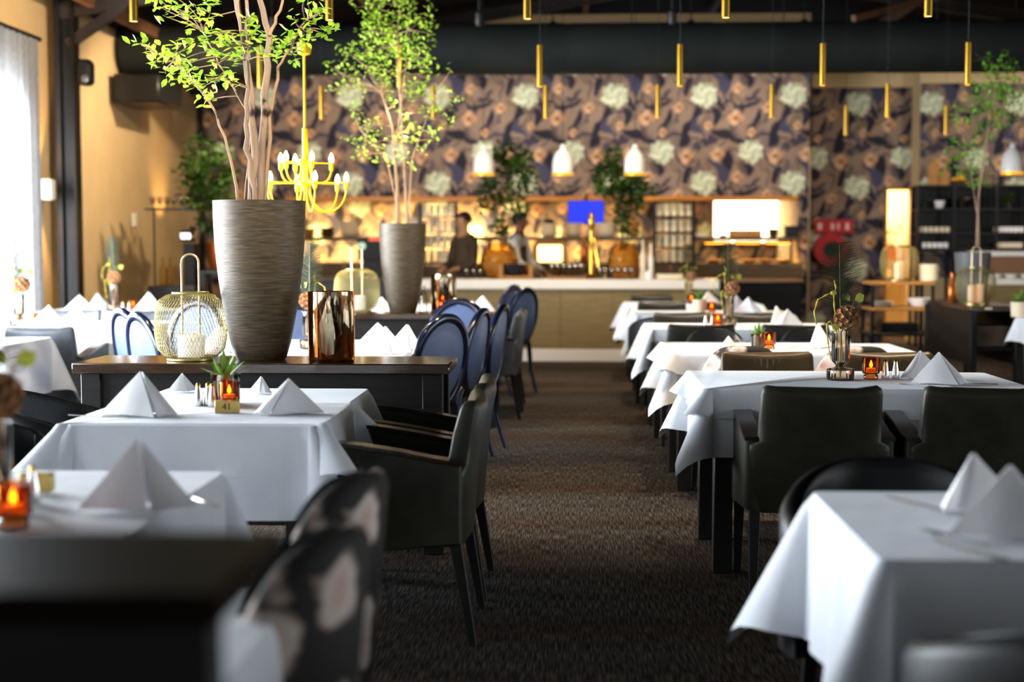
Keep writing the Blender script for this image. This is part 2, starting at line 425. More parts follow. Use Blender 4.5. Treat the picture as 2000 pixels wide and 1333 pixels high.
# ------------------------------------------------------------------ wallpaper print (one repeat, tiled over the walls as a fine vertex print)
TN, TW, TH = 80, 171.0, 168.0
def make_tile():
    yy, xx = np.mgrid[0:TN, 0:TN]
    X = xx / TN * TW; Y = yy / TN * TH
    XU, YU = X, Y
    X, Y = X + 5 * np.sin(2 * PI * 3 * Y / TH + 1) + 3 * np.sin(2 * PI * (4 * X / TW + 2 * Y / TH)), Y + 4 * np.sin(2 * PI * 3 * X / TW + 2) + 3 * np.sin(2 * PI * (5 * Y / TH + X / TW))
    g = np.random.RandomState(3)
    img = np.zeros((TN, TN, 3)); img[:] = lin('806a59')[:3]
    def wrap(d, p): return (d + p / 2) % p - p / 2
    def blend(mask, c):
        c = np.array(lin(c)[:3]); img[:] = img * (1 - mask[..., None]) + c * mask[..., None]
    blobs = [(g.rand() * TW, g.rand() * TH, 8 + 14 * g.rand(), g.rand()) for _ in range(26)]
    for bx, by, br, k in blobs:
        d = np.hypot(wrap(X - bx, TW), wrap(Y - by, TH)) / br
        blend(np.clip(1.2 - d, 0, 1) * .35, '90796c' if k > .5 else '54494a')
    def stroke(pts, wd0, c):
        best = np.full(X.shape, 9.9)
        for (x0, y0), (x1, y1) in zip(pts[:-1], pts[1:]):
            for t in np.linspace(0, 1, 14):
                wd = wd0 * (1.45 - 1.1 * abs(t - .45))
                d = np.hypot(wrap(X - (x0 + (x1 - x0) * t), TW), wrap(Y - (y0 + (y1 - y0) * t), TH)) / wd
                best = np.minimum(best, d)
        blend(np.clip((1.25 - best) * 2.2, 0, 1), c)
    for _ in range(46):
        x0, y0, a = g.rand() * TW, g.rand() * TH, g.rand() * 6.3; l = 9 + 12 * g.rand(); b = a + g.uniform(-.9, .9)
        q = [(x0, y0), (x0 + l * math.cos(a), y0 + l * math.sin(a)), (x0 + l * math.cos(a) + l * .8 * math.cos(b), y0 + l * math.sin(a) + l * .8 * math.sin(b))]
        stroke(q, 1.6 + 1.9 * g.rand(), ['574a44', '463c42', '655446', '38303a', '6e5a48'][g.randint(5)])
    NV, PU = '211e28', '3e3b4c'
    rel = lambda q: [(x - 1200, y - 187) for x, y in q]
    for q, wd, c in [
        ([(1086, 214), (1107, 204), (1132, 201)], 5, NV), ([(1182, 230), (1157, 262)], 6, NV), ([(1182, 235), (1198, 268)], 4.5, PU),
        ([(1215, 210), (1226, 232)], 7, NV), ([(1188, 210), (1177, 226)], 6.5, NV), ([(1235, 157), (1246, 187)], 4.5, PU), ([(1111, 153), (1111, 168)], 6, NV),
        ([(1127, 224), (1131, 242), (1106, 266)], 5.5, NV), ([(1054, 256), (1079, 266), (1097, 283)], 6, NV), ([(1168, 261), (1152, 278)], 7, NV),
        ([(1079, 304), (1073, 327)], 7.5, NV), ([(1056, 325), (1071, 358)], 5, PU), ([(1171, 322), (1160, 334)], 6, NV), ([(1215, 310), (1232, 322)], 6, PU),
        ([(1088, 190), (1089, 214)], 2, '4b3a38'), ([(1084, 244), (1088, 270)], 2, '4b3a38'), ([(1146, 160), (1152, 196)], 2, '5b4a48'),
        ([(1224, 190), (1236, 214)], 5, NV), ([(1160, 168), (1172, 178)], 4.5, NV)]:
        stroke(rel(q), wd, c)
    X, Y = XU, YU
    for fx, fy, fr in [(60, 43, 15), (-50, 23, 11), (64, -12, 11), (25, 113, 14), (-34, 117, 15), (8, 58, 8), (-80, 70, 9)]:
        for k in range(7):
            a = k * 2.4; r = fr * .55
            d = np.hypot(wrap(X - fx - r * math.cos(a), TW), wrap(Y - fy - r * math.sin(a), TH)) / (fr * .48)
            blend(np.clip((1.15 - d) * 2, 0, 1) * .85, ['b98c66', 'a87a58', 'caa07a', '8c6244'][k % 4])
        d = np.hypot(wrap(X - fx, TW), wrap(Y - fy, TH)) / (fr * .3)
        blend(np.clip((1.1 - d) * 2, 0, 1), '6a4428')
    for fx, fy, fr in [(0, 0, 27), (90, 108, 26)]:
        d = np.hypot(wrap(X - fx, TW), wrap(Y - fy, TH)) / (fr * .8)
        blend(np.clip((1.1 - d) * 2, 0, 1), '8c8f74')
        for k in range(34):
            a = k * 2.399; r = fr * .9 * math.sqrt(k / 34)
            d = np.hypot(wrap(X - fx - r * math.cos(a), TW), wrap(Y - fy - r * math.sin(a) * .9, TH)) / 4.6
            blend(np.clip((1.1 - d) * 2, 0, 1) * .9, ['c6c7a8', 'b3b594', 'd6d6ba', 'a2a684'][k % 4])
    return np.clip(img, 0, 1)
TILE = make_tile()
TS = 1.145                                        # metres per repeat
def wallpaper(name, x0, x1, z0, z1, Y, parent, side=None, ph=(0, 0), n=None):
    step = TS / (n or 76)
    nx = max(2, int((x1 - x0) / step)); nz = max(2, int((z1 - z0) / step))
    xs = np.linspace(x0, x1, nx + 1); zs = np.linspace(z0, z1, nz + 1)
    GX, GZ = np.meshgrid(xs, zs)
    V = np.stack([GX, np.full(GX.shape, Y), GZ], -1).reshape(-1, 3)
    if side is not None: V = np.stack([np.full(GX.shape, side), GX, GZ], -1).reshape(-1, 3)
    i = np.arange(nx)[None] + np.arange(nz)[:, None] * (nx + 1); i = i.reshape(-1)
    F = np.stack([i, i + 1, i + nx + 2, i + nx + 1], -1)
    me = bpy.data.meshes.new(name)
    me.vertices.add(len(V)); me.vertices.foreach_set('co', V.astype(np.float32).ravel())
    me.loops.add(F.size); me.loops.foreach_set('vertex_index', F.astype(np.int32).ravel())
    me.polygons.add(len(F)); me.polygons.foreach_set('loop_start', (np.arange(len(F)) * 4).astype(np.int32))
    me.update()
    a = me.color_attributes.new('print', 'FLOAT_COLOR', 'POINT')
    u = ((GX - ph[0]) / TS * TN).astype(int) % TN; v = ((ph[1] - GZ) / (TS * TH / TW) * TN).astype(int) % TN
    c = np.ones((len(V), 4), np.float32); c[:, :3] = TILE[v.ravel(), u.ravel()]
    a.data.foreach_set('color', c.ravel())
    me.materials.append(M['wallpaper'])
    return link(name, me, parent)

# ------------------------------------------------------------------ room shell
YM = 18.6                                          # papered wall above the kitchen pass
HZ = PZ(384, YM)                                   # underside of that wall
WR = PX(1578, YM)
struct('floor', MB().box((2, 9, -.05), (14.2, 27, .1)), None).data.materials.append(carpet_mat())
EZ, RZ = 3.62, 4.75                                # eaves and ridge of the black roof
cm = MB(); cm.prism([(XL - .2, EZ), (2, RZ), (9, EZ), (9, EZ + .15), (2, RZ + .15), (XL - .2, EZ + .15)], 26, 'y', 8.5)
struct('ceiling', cm, M['ceiling'])
wl = MB()
ys = [-4.5]
for a, b in sorted(WIN): ys += [a, b]
ys.append(21.5)
for k in range(0, len(ys), 2): wl.box((XL - .1, (ys[k] + ys[k + 1]) / 2, 1.85), (.2, ys[k + 1] - ys[k], 3.7))
for a, b in WIN:
    wl.box((XL - .1, (a + b) / 2, .15), (.2, b - a, .3)); wl.box((XL - .1, (a + b) / 2, 3.15), (.2, b - a, 1.1))
struct('wall_left', wl, M['beige_wall'])
for i, (a, b) in enumerate(WIN):
    wi = struct('window_%d' % (i + 1), MB().box((XL - .12, a + .03, 1.45), (.07, .06, 2.3)).box((XL - .12, b - .03, 1.45), (.07, .06, 2.3)).box((XL - .12, (a + b) / 2, 2.57), (.07, b - a, .06)).box((XL - .12, (a + b) / 2, .33), (.07, b - a, .06)), M['white_paint'])
    for k in range(3):
        c = a + (b - a) * (k + .5) / 3
        MB().box((XL - .15, c, 1.45), (.008, (b - a) / 3 - .03, 2.2)).build('pane', M['clear'], wi)
        if k: MB().box((XL - .12, a + (b - a) * k / 3, 1.45), (.05, .05, 2.2)).build('mullion', M['white_paint'], wi)
struct('baseboard_left', MB().box((XL + .01, 15.5, .06), (.02, 12, .12)).box((XL + .01, 1, .06), (.02, 14, .12)), M['black_metal'])

# gathered curtain at the window end nearest the sconce
cu = MB(); pts = []
n = 90
ya, yb = 10.7, 12.66
for k in range(n + 1):
    t = k / n; pts.append((XL + .16 + .045 * math.sin(t * 2 * PI * 15) + .012 * math.sin(t * 50), ya + (yb - ya) * t))
rows = [(.04, 1.0), (1.2, 1.0), (2.4, .95), (3.1, .8), (3.14, .8)]
rings = [[(XL + .16 + (x - XL - .16) * s, y, z) for x, y in pts] for z, s in rows]
v = [p for r in rings for p in r]; f = []
for k in range(len(rows) - 1):
    for i in range(n): f.append((k * (n + 1) + i, k * (n + 1) + i + 1, (k + 1) * (n + 1) + i + 1, (k + 1) * (n + 1) + i))
cu.add(v, f)
sheer = mat('sheer_grey_curtain', 'b4b6b9', .9, spec=.1, c2='95979a', ns=60, stretch=(6, 6, .3), translucent=.6)
t = thing('curtain', 'grey sheer curtain hanging at the bright window by the wall sconce', 'curtain', (0, 0, 0))
cu.build('drape', sheer, t, ang=60)
MB().box((XL + .15, (ya + yb) / 2, 3.16), (.05, yb - ya + .1, .04), .01).build('rail', M['black_metal'], t)

# back walls
wb = MB()
wb.box(((XL + WR) / 2, YM + .12, (HZ + 4.3) / 2), (WR - XL, .2, 4.3 - HZ))
X0 = PX(560, YM); X1 = PX(1557, YM)
wb.box(((XL + X0) / 2, YM + .12, HZ / 2), (X0 - XL, .2, HZ)); wb.box(((X1 + WR) / 2, YM + .12, HZ / 2), (WR - X1, .2, HZ))
wall_back = struct('wall_back', wb, M['beige_wall'])
FX = PX(1200, YM); FZ = PZ(187, YM)                # a white flower of the print sits here in the photograph
ph = (FX, FZ)
wallpaper('wallpaper', XL + .01, WR, HZ, 4.1, YM + .018, wall_back, ph=ph)
wallpaper('wallpaper', XL + .01, X0, 0, HZ, YM + .018, wall_back, ph=ph)
wallpaper('wallpaper', X1, WR, 0, HZ, YM + .018, wall_back, ph=ph)
struct('trim_1', MB().box(((X0 + X1) / 2, YM + .05, HZ - .03), (X1 - X0, .16, .055), .006), mat('pass_trim_wood', 'c07a26', .4, c2='a8661c', ns=4, stretch=(1, 9, 9)))
struct('trim_2', MB().box((PX(397, YM), YM - .02, 1.9), (.05, .05, 3.8)), M['black_metal'])
# kitchen behind the pass
YK = 21.0
wk = struct('wall_kitchen', MB().box(((XL + WR) / 2, YK + .1, 1.3), (WR - XL, .2, 2.6)).box((WR + .0, (YM + YK) / 2 + .1, 1.3), (.1, YK - YM - .2, 2.6)).box(((XL + WR) / 2, (YM + YK) / 2 + .1, 2.5), (WR - XL, YK - YM, .1)), mat('kitchen_plaster', 'e2c79c', .8))
wallpaper('wallpaper', XL + .02, WR - .06, .9, 2.4, YK - .01, wk, ph=(FX + .3, FZ + .5), n=50)
for lx in (-3.6, -2.3, -1.2, .2, 1.3, 2.4):
    lf = thing('kitchen_ceiling_lamp', ('flush warm lamp in the kitchen ceiling above the ' + {-3.6: 'far left shelf', -2.3: 'left bowls', -1.2: 'glass rack', .2: 'cook at the pass', 1.3: 'cup rack', 2.4: 'hot counter'}[lx]), 'lamp', (lx, 19.9, 2.42), 0, 'kitchen ceiling lamps')
    MB().lathe([(.09, 0), (.1, .02), (.1, .03)], n=20).build('housing', M['white_paint'], lf)
    light('kitchen_light', 'AREA', (0, 0, -.03), {-3.6: 120, -2.3: 180, -1.2: 170, .2: 60, 1.3: 10, 2.4: 10}[lx], (1, .75, .33), lf, .5, .5, (0, .3, -1), spread=110)
# recess to the right
YR = 19.7
XR1 = PX(1776, YR)
wr = struct('wall_recess', MB().box(((WR + XR1 - .32) / 2, YR + .1, 2.1), (XR1 - .32 - WR, .2, 4.2)).box((XR1 - .16, YR + .1, 3.15), (.32, .2, 2.1)), M['beige_wall'])
ZB = PZ(174, YR)
wallpaper('wallpaper', WR, XR1 - .32, 0, ZB, YR - .01, wr, ph=(PX(1672, YR), PZ(205, YR)))
wallpaper('wallpaper', XR1 - .32, XR1, 2.1, ZB, YR - .01, wr, ph=(PX(1672, YR), PZ(205, YR)))
YS = 19.2
ws = struct('wall_right_back', MB().box(((XR1 + 9) / 2, YS + .35, 2.1), (9 - XR1, .6, 4.2)), M['beige_wall'])
wallpaper('wallpaper', XR1, 8.9, .9, ZB, YS + .03, ws, ph=(PX(1814, YS), PZ(205, YS)))
wrm = MB().box((9.1, 14.65, 2.1), (.2, 13.7, 4.2)).box((9.1, 4.6, 2.1), (.2, .8, 4.2)).box((9.1, -1.75, 2.1), (.2, 5.5, 4.2))
for a, b in WINR: wrm.box((9.1, (a + b) / 2, .2), (.2, b - a, .4)).box((9.1, (a + b) / 2, 3.4), (.2, b - a, 1.6))
struct('wall_right', wrm, M['beige_wall'])
for i, (a, b) in enumerate(WINR):
    wi = struct('window_%d' % (i + 5), MB().box((9.12, a + .03, 1.5), (.07, .06, 2.2)).box((9.12, b - .03, 1.5), (.07, .06, 2.2)).box((9.12, (a + b) / 2, 2.57), (.07, b - a, .06)).box((9.12, (a + b) / 2, .43), (.07, b - a, .06)), M['white_paint'])
    for k in range(3): MB().box((9.15, a + (b - a) * (k + .5) / 3, 1.5), (.008, (b - a) / 3 - .03, 2.1)).build('pane', M['clear'], wi)
# lit doorway in the recess and the store room behind it
dr = struct('door_1', MB().box((XR1 - .335, YR - .02, 1.05), (.03, .1, 2.1)).box((XR1 - .16, YR - .02, 2.09), (.32, .1, .03)), M['oak'])
wd = struct('wall_store', MB().box((XR1 - .2, 21.3, 1.3), (1.6, .1, 2.6)).box((XR1 + .3, 20.6, 1.3), (.1, 1.4, 2.6)).box((XR1 - 1.0, 20.6, 1.3), (.1, 1.4, 2.6)).box((XR1 - .3, 20.6, 2.6), (1.4, 1.5, .1)), mat('store_plaster', 'f0dcb4', .8))
lf = thing('store_room_lamp', 'warm ceiling lamp in the bright store room doorway', 'lamp', (XR1 - .3, 20.5, 2.5))
MB().lathe([(.1, 0), (.12, .02), (.12, .04)], n=20).build('housing', M['white_paint'], lf)
light('store_light', 'AREA', (0, 0, -.02), 60, (1, .8, .5), lf, .6, .6, (0, 0, -3))
sr = thing('store_rack', 'oak store shelf with cream crates seen through the lit doorway', 'shelf', (XR1 - .2, 20.95, 0))
for z in (.75, 1.12, 1.5): MB().box((0, 0, z), (.7, .35, .03)).build('board', M['oak'], sr)
for k, (x, z) in enumerate([(-.15, .87), (.12, .87), (-.08, 1.24), (.18, 1.24), (-.15, 1.62), (.1, 1.62)]):
    tag(MB().box((0, 0, 0), (.2, .24, .2), .02).build('storage_crate', M['cream'] if k % 3 else M['copper'], None, (XR1 - .2 + x, 20.93, z)), ['cream crate at the left of the lower store shelf', 'cream crate at the right of the lower store shelf', 'cream crate at the left of the middle store shelf', 'copper crate at the right of the middle store shelf', 'cream crate at the left of the top store shelf', 'cream crate at the right of the top store shelf'][k] if k else 'copper crate at the left of the lower store shelf', 'crate', 'crates in the store room')

# steel frame of the hall
cx = PX(88, 13.3)
col = MB().box((XL + .12, 13.3, 1.85), (.05, .16, 3.7)).box((XL + .2, 13.3, 1.85), (.14, .02, 3.7)).box((XL + .27, 13.3, 1.85), (.02, .16, 3.7))
co = struct('trim_3', col, M['black_metal'])
fr = MB()
def beam(mb, a, b, w=.1, h=.14):
    a, b = Vector(a), Vector(b); d = b - a
    q = d.to_track_quat('X', 'Z').to_matrix().to_4x4()
    mb.box((a + b) / 2, (d.length, w, h), 0, q)
for k, yb_ in enumerate((3.5, 8.4, 13.3, 17.6)):
    fb = MB()
    beam(fb, (XL + .1, yb_, EZ - .12), (2, yb_, RZ - .12)); beam(fb, (2, yb_, RZ - .12), (8.9, yb_, EZ - .12))
    beam(fb, (XL + .2, yb_, 3.2), (XL + .75, yb_, EZ - .06), .08, .09)
    struct('trim_%d' % (4 + k), fb, M['beam'])
for k, xx_ in enumerate((-4.45, -2.2, .2, 2.0, 4.2, 6.4)):
    zz = EZ - .02 + (RZ - EZ) * (xx_ - XL) / (2 - XL) if xx_ < 2 else RZ - .02 - (RZ - EZ) * (xx_ - 2) / 7
    struct('trim_%d' % (8 + k), MB().box((xx_, 8.5, zz - .08), (.07, 25, .12)), M['rafter'] if k != 3 else M['beam'])
for k, (a, b) in enumerate([((.7, 13.5, 3.75), (3.1, 17.4, 4.35)), ((3.0, 15.4, 3.72), (4.4, 16.6, 4.2)), ((5.2, 14.0, 3.7), (4.1, 17.0, 4.25)), ((1.4, 12.5, 3.85), (2.2, 15.4, 4.4)), ((-2.2, 12.5, 3.8), (-1.4, 14.4, 4.1))]):
    fb = MB(); beam(fb, a, b, .06, .07); struct('trim_%d' % (14 + k), fb, M['rafter'])
# round air duct under the roof
DY = 15.5
DZ, DR = (PZ(46, DY) + PZ(146, DY)) / 2, (PZ(46, DY) - PZ(146, DY)) / 2
dt = thing('air_duct', 'long black round air duct hanging across the room under the roof', 'duct', (0, DY, DZ))
prof = []
rr = []
x = XL + .05
while x < 8.9:
    for dx, q in ((0, .985), (.04, 1.0), (1.5, 1.005), (1.54, .985)):
        rr.append([(x + dx, DR * q * math.cos(2 * PI * i / 32), DR * q * math.sin(2 * PI * i / 32)) for i in range(32)])
    x += 1.62
MB().loft(rr).build('sleeve', M['duct'], dt)
for x in np.arange(-4.2, 8.6, 1.62):
    MB().tube([(x, 0, DR), (x, 0, DR + .5)], .006, 5).build('hanger', M['black_metal'], dt)
dk = thing('cable_tray', 'dark sheet metal box under the duct end beside the left wall', 'box', (XL + .3, 15.5, DZ - DR - .17))
MB().box((0, 0, 0), (.5, .9, .3), .02).build('casing', M['black_metal'], dk)
# added spots, unseen behind the duct, that brighten the papered walls
for k, x in enumerate((-3.4, -1.8, -.2, 1.4, 2.7, 4.0, 5.4, 6.8)):
    sp = thing('added_wall_spot', '', 'spotlight', (x, 16.75, 3.85), 0, 'added spotlights behind the duct')
    sp['label'] = 'black spotlight added unseen behind the duct aimed at the ' + ['far left wallpaper', 'wallpaper above the left bowls', 'wallpaper above the first tree', 'wallpaper above the beer tap', 'wallpaper above the hot counter', 'fire hose recess', 'shelf unit wallpaper', 'far right wallpaper'][k]
    MB().tube([(0, 0, .3), (0, 0, .06)], .008, 6).build('rod', M['black_metal'], sp)
    MB().lathe([(.035, 0), (.045, .02), (.045, .12), (.02, .14)], (0, 0, -.06), n=16).build('head', M['black_metal'], sp)
    light('added_wall_wash', 'SPOT', (0, 0, -.1), [140, 140, 140, 140, 105, 8, 95, 120][k], (1, .9, .8), sp, .06, target=(0, YM - 16.75, -1.35), spot=85, blend=.8)
# ------------------------------------------------------------------ furniture
def leg_mesh(x0, y0, z0, x1, y1, r0=.022, r1=.014):
    return MB().loft([ring(2 * r0, 2 * r0, z0, y0, x0, 8, 12), ring(2 * r1, 2 * r1, 0, y1, x1, 8, 12)])
def armchair(key, pleats=False):
    lm = M['leather_' + key]
    def fn():
        t = root('leather_armchair')
        rings = []
        for z, w, d, y in [(.33, .50, .06, -.235), (.345, .525, .075, -.235), (.56, .525, .08, -.25), (.585, .52, .08, -.252), (.60, .45, .08, -.254), (.70, .445, .075, -.27), (.78, .44, .065, -.288), (.80, .43, .055, -.292), (.81, .40, .03, -.294)]:
            rg = ring(w, d, z, y, 0, 7, 40)
            if z > .74: rg = [(x, yy, zz - .018 * (1 - (x / (w / 2)) ** 2)) for x, yy, zz in rg]
            rings.append([(x, yy + .03 * (x / .26) ** 2, zz) for x, yy, zz in rg])
        bk = MB().loft(rings).build('backrest', lm, t, ang=50)
        if pleats:
            for k in range(7):
                x = (k - 3) * .028
                MB().tube([(x, -.216, .52), (x, -.2365, .66), (x * 1.05, -.258, .775)], [.008, .010, .005], 8).build('pleat', lm, bk)
        MB().loft([ring(.40, .46, .33, .03, 0, 7), ring(.425, .49, .35, .03, 0, 7), ring(.425, .49, .44, .03, 0, 7), ring(.40, .46, .47, .03, 0, 7)]).build('seat', lm, t, ang=50)
        for s in (-1, 1):
            top = [(.275, .57), (.27, .63), (.24, .66), (.18, .665), (.08, .655), (-.05, .635), (-.15, .615), (-.25, .60)]
            poly = [(-.25, .34), (.22, .30), (.265, .34)] + top
            a = MB().prism(poly, .062, 'x', s * .243, .01).build('armrest', lm, t, ang=50)
            cap = [(y, z) for y, z in top[1:]] + [(y, z + .014) for y, z in top[1:][::-1]]
            MB().prism(cap, .066, 'x', s * .243).build('arm_cap', M['arm_wood'], a, ang=50)
            leg_mesh(s * .235, -.225, .36, s * .245, -.285).build('leg', M['black_wood'], t)
            leg_mesh(s * .235, .225, .36, s * .24, .24).build('leg', M['black_wood'], t)
        return t
    return fn
def tubchair(mkey, inner=None, h=.80, arm=.66, wide=.29, ang=112, pw=1.3):
    lm = M[mkey]; im = M[inner or mkey]
    def fn():
        t = root('tub_chair')
        K = 40; th = R(ang)
        def sec(a, off0, off1, zlo, q=1.0):
            c = math.cos(a); e = (1 - math.cos(min(1, abs(a) / th * 1.0) * PI)) / 2
            top = h - (h - arm) * e ** pw
            top -= .05 * max(0, (abs(a) - R(96)) / R(16)) ** 2
            lean = .06
            pts = []
            for off, z in ((off0, zlo), (off0, (zlo + top) / 2), (off0, top - .03), (off0 - (off0 - off1) * .25, top - .006), ((off0 + off1) / 2, top), (off0 - (off0 - off1) * .75, top - .006), (off1, top - .03), (off1, (zlo + top) / 2), (off1, zlo)):
                k = lean * (z - zlo) / (h - zlo) * max(0, c)
                pts.append(((wide + off) * math.sin(a), -(wide * .93 + off + k) * c + .02, z))
            return pts
        MB().loft([sec(-th + 2 * th * k / K, .0, -.055, .33) for k in range(K + 1)]).build('shell', lm, t, ang=60)
        MB().loft([sec(-th * .93 + 2 * th * .93 * k / K, -.052, -.066, .42) for k in range(K + 1)]).build('inner_pad', im, t, ang=60)
        MB().loft([ring(.44, .44, .32, .05, 0, 3.5), ring(.47, .47, .34, .05, 0, 3.5), ring(.46, .47, .43, .05, 0, 3.5), ring(.43, .43, .465, .05, 0, 3.5)]).build('seat', im, t, ang=60)
        for s in (-1, 1):
            leg_mesh(s * .18, -.17, .35, s * .2, -.23).build('leg', M['black_wood'], t)
            leg_mesh(s * .19, .2, .35, s * .21, .24).build('leg', M['black_wood'], t)
        return t
    return fn
def medallion():
    t = root('medallion_chair')
    def ov(a, s=1.0):
        x = .205 * s * math.sin(a) * (1 - .1 * (1 - math.cos(a)) / 2); z = .245 * s * math.cos(a)
        return (x, -.215 - (z + .245) * .17 + .35 * x * x, .685 + z)
    MB().tube([ov(2 * PI * k / 40) for k in range(40)], .024, 10, True, 1.2).build('back_frame', M['navy'], t, ang=60)
    pv = []
    rings = []
    for off in (-.013, .013):
        rings.append([(p[0], p[1] + off, p[2]) for p in [ov(2 * PI * k / 40, .89) for k in range(40)]])
    rin = [[(p[0], p[1] - .022, p[2]) for p in [ov(2 * PI * k / 40, .6) for k in range(40)]]] + rings + [[(p[0], p[1] + .022, p[2]) for p in [ov(2 * PI * k / 40, .6) for k in range(40)]]]
    MB().loft(rin).build('back_pad', M['pad_blue'], t, ang=60)
    MB().loft([ring(.41, .40, .415, .02, 0, 4), ring(.43, .42, .42, .02, 0, 4), ring(.43, .42, .455, .02, 0, 4), ring(.40, .39, .465, .02, 0, 4)]).build('seat_frame', M['navy'], t, ang=50)
    MB().loft([ring(.38, .37, .46, .02, 0, 4), ring(.39, .38, .475, .02, 0, 4), ring(.34, .33, .492, .02, 0, 4)]).build('seat_pad', M['pad_blue'], t, ang=50)
    for s in (-1, 1):
        MB().tube([(s * .12, -.215, .50), (s * .165, -.2, .44), (s * .18, -.195, .36), (s * .182, -.21, .2), (s * .185, -.27, 0)], [.016, .02, .021, .018, .013], 8).build('leg', M['navy'], t, ang=60)
        MB().tube([(s * .175, .19, .43), (s * .178, .2, .3), (s * .18, .205, 0)], [.024, .021, .012], 8).build('leg', M['navy'], t, ang=60)
    return t
MAKERS = dict(olive=armchair('olive'), brown=armchair('brown', True), grey=armchair('grey'), greyp=armchair('grey', True), dark=armchair('dark'),
              floral=tubchair('floral', None, .81, .5, .28, 80, 2.5), floral_in=tubchair('floral', 'leather_black', .87, .46, .28, 74, 2.2), tub=tubchair('leather_black', None, .76, .66, .3), med=medallion)
N_, S_, W_, E_ = 0, PI, PI / 2, -PI / 2         # facing away, facing camera, facing left, facing right
def chair(kind, x, y, rz, label, group=None):
    return place(kind, MAKERS[kind], (x, y, 0), rz, label, 'chair', group)

def cloth_mesh(wd, dp, drop, z, seed, corner=.42, flare=.05, rip=.012, rows=9):
    g = random.Random(seed)
    r = .025; per = []
    hx, hy = wd / 2, dp / 2
    def side(p0, p1, nrm, n):
        for k in range(n):
            t = k / n
            per.append((p0[0] + (p1[0] - p0[0]) * t, p0[1] + (p1[1] - p0[1]) * t, nrm, 0))
    def arc(c, a0, n=10):
        for k in range(n):
            a = a0 + PI / 2 * k / n
            per.append((c[0] + r * math.cos(a), c[1] + r * math.sin(a), (math.cos(a), math.sin(a)), math.sin(2 * (a - a0)) if n else 0))
    nx, ny = max(8, int(wd / .035)), max(8, int(dp / .035))
    side((hx, -hy + r), (hx, hy - r), (1, 0), ny); arc((hx - r, hy - r), 0)
    side((hx - r, hy), (-hx + r, hy), (0, 1), nx); arc((-hx + r, hy - r), PI / 2)
    side((-hx, hy - r), (-hx, -hy + r), (-1, 0), ny); arc((-hx + r, -hy + r), PI)
    side((-hx + r, -hy), (hx - r, -hy), (0, -1), nx); arc((hx - r, -hy + r), 3 * PI / 2)
    n = len(per); ph = [g.random() * 6.3 for _ in range(6)]
    v = []; f = []
    # distance to the nearest corner drives folds
    for k in range(rows + 1):
        s = k / rows
        for i, (x, y, nr, cc) in enumerate(per):
            dc = math.hypot(hx - abs(x), hy - abs(y))
            near = math.exp(-(dc / .13) ** 2)
            a = math.atan2(abs(nr[1]), abs(nr[0]))
            Lc = drop * min(1 / max(math.cos(a), .01), 1 / max(math.sin(a), .01)) * (1 + .0 * near)
            Lk = Lc if cc else drop
            fl = flare + (corner - flare) * (cc ** .7) if cc else flare - .04 * near
            u = (x - y) * 9 if True else 0
            wv = rip * s * (math.sin(u * 1.3 + ph[0]) + .7 * math.sin(u * 2.7 + ph[1]) + .9 * near * math.sin(u * 5 + ph[2]))
            out = Lk * s * fl + (wv if not cc else wv * .4) + (.006 if k else 0)
            out = max(out, .004 * (k > 0) - .0)
            dz = math.sqrt(max((Lk * s) ** 2 - out ** 2, 0))
            bend = .012 * (1 - math.exp(-s * 14))
            v.append((x + nr[0] * (out + bend * .3), y + nr[1] * (out + bend * .3), z - dz - (.0 if k else 0)))
    for k in range(rows):
        for i in range(n):
            j = (i + 1) % n
            f.append((k * n + i, (k + 1) * n + i, (k + 1) * n + j, k * n + j))
    # top grid
    T = len(v); m1, m2 = 10, 10
    f.append(tuple(range(n)))
    return MB().add(v, f)
def table(x0, x1, y0, y1, what, drop=.26, seed=1, corner=.42, h=.75, over=None):
    cx_, cy_ = (x0 + x1) / 2, (y0 + y1) / 2
    t = thing('dining_table', 'black dining table ' + what, 'table', (cx_, cy_, 0), 0, 'dining tables')
    wd, dp = x1 - x0, y1 - y0
    MB().box((0, 0, h - .025), (wd - .012, dp - .012, .035), .004).build('tabletop', M['black_wood'], t)
    for sx in (-1, 1):
        for sy in (-1, 1):
            MB().box((sx * (wd / 2 - .07), sy * (dp / 2 - .07), (h - .04) / 2), (.075, .075, h - .04), .004).build('leg', M['black_wood'], t)
    c = cloth_mesh(wd, dp, drop, h, seed, corner).build('tablecloth', M['white_cloth'], None, (cx_, cy_, 0), ang=50)
    tag(c, 'white tablecloth over the table ' + what, 'tablecloth', 'white tablecloths')
    if over:
        o = cloth_mesh(over[0], over[1], over[2], h + .004, seed + 50, .75, .12, .01).build('top_cloth', M['white_cloth'], None, (cx_ + over[3], cy_ + (over[4] if len(over) > 4 else 0), 0), ang=50)
        tag(o, 'small white top cloth on the table ' + what, 'tablecloth', 'white top cloths')
    return t

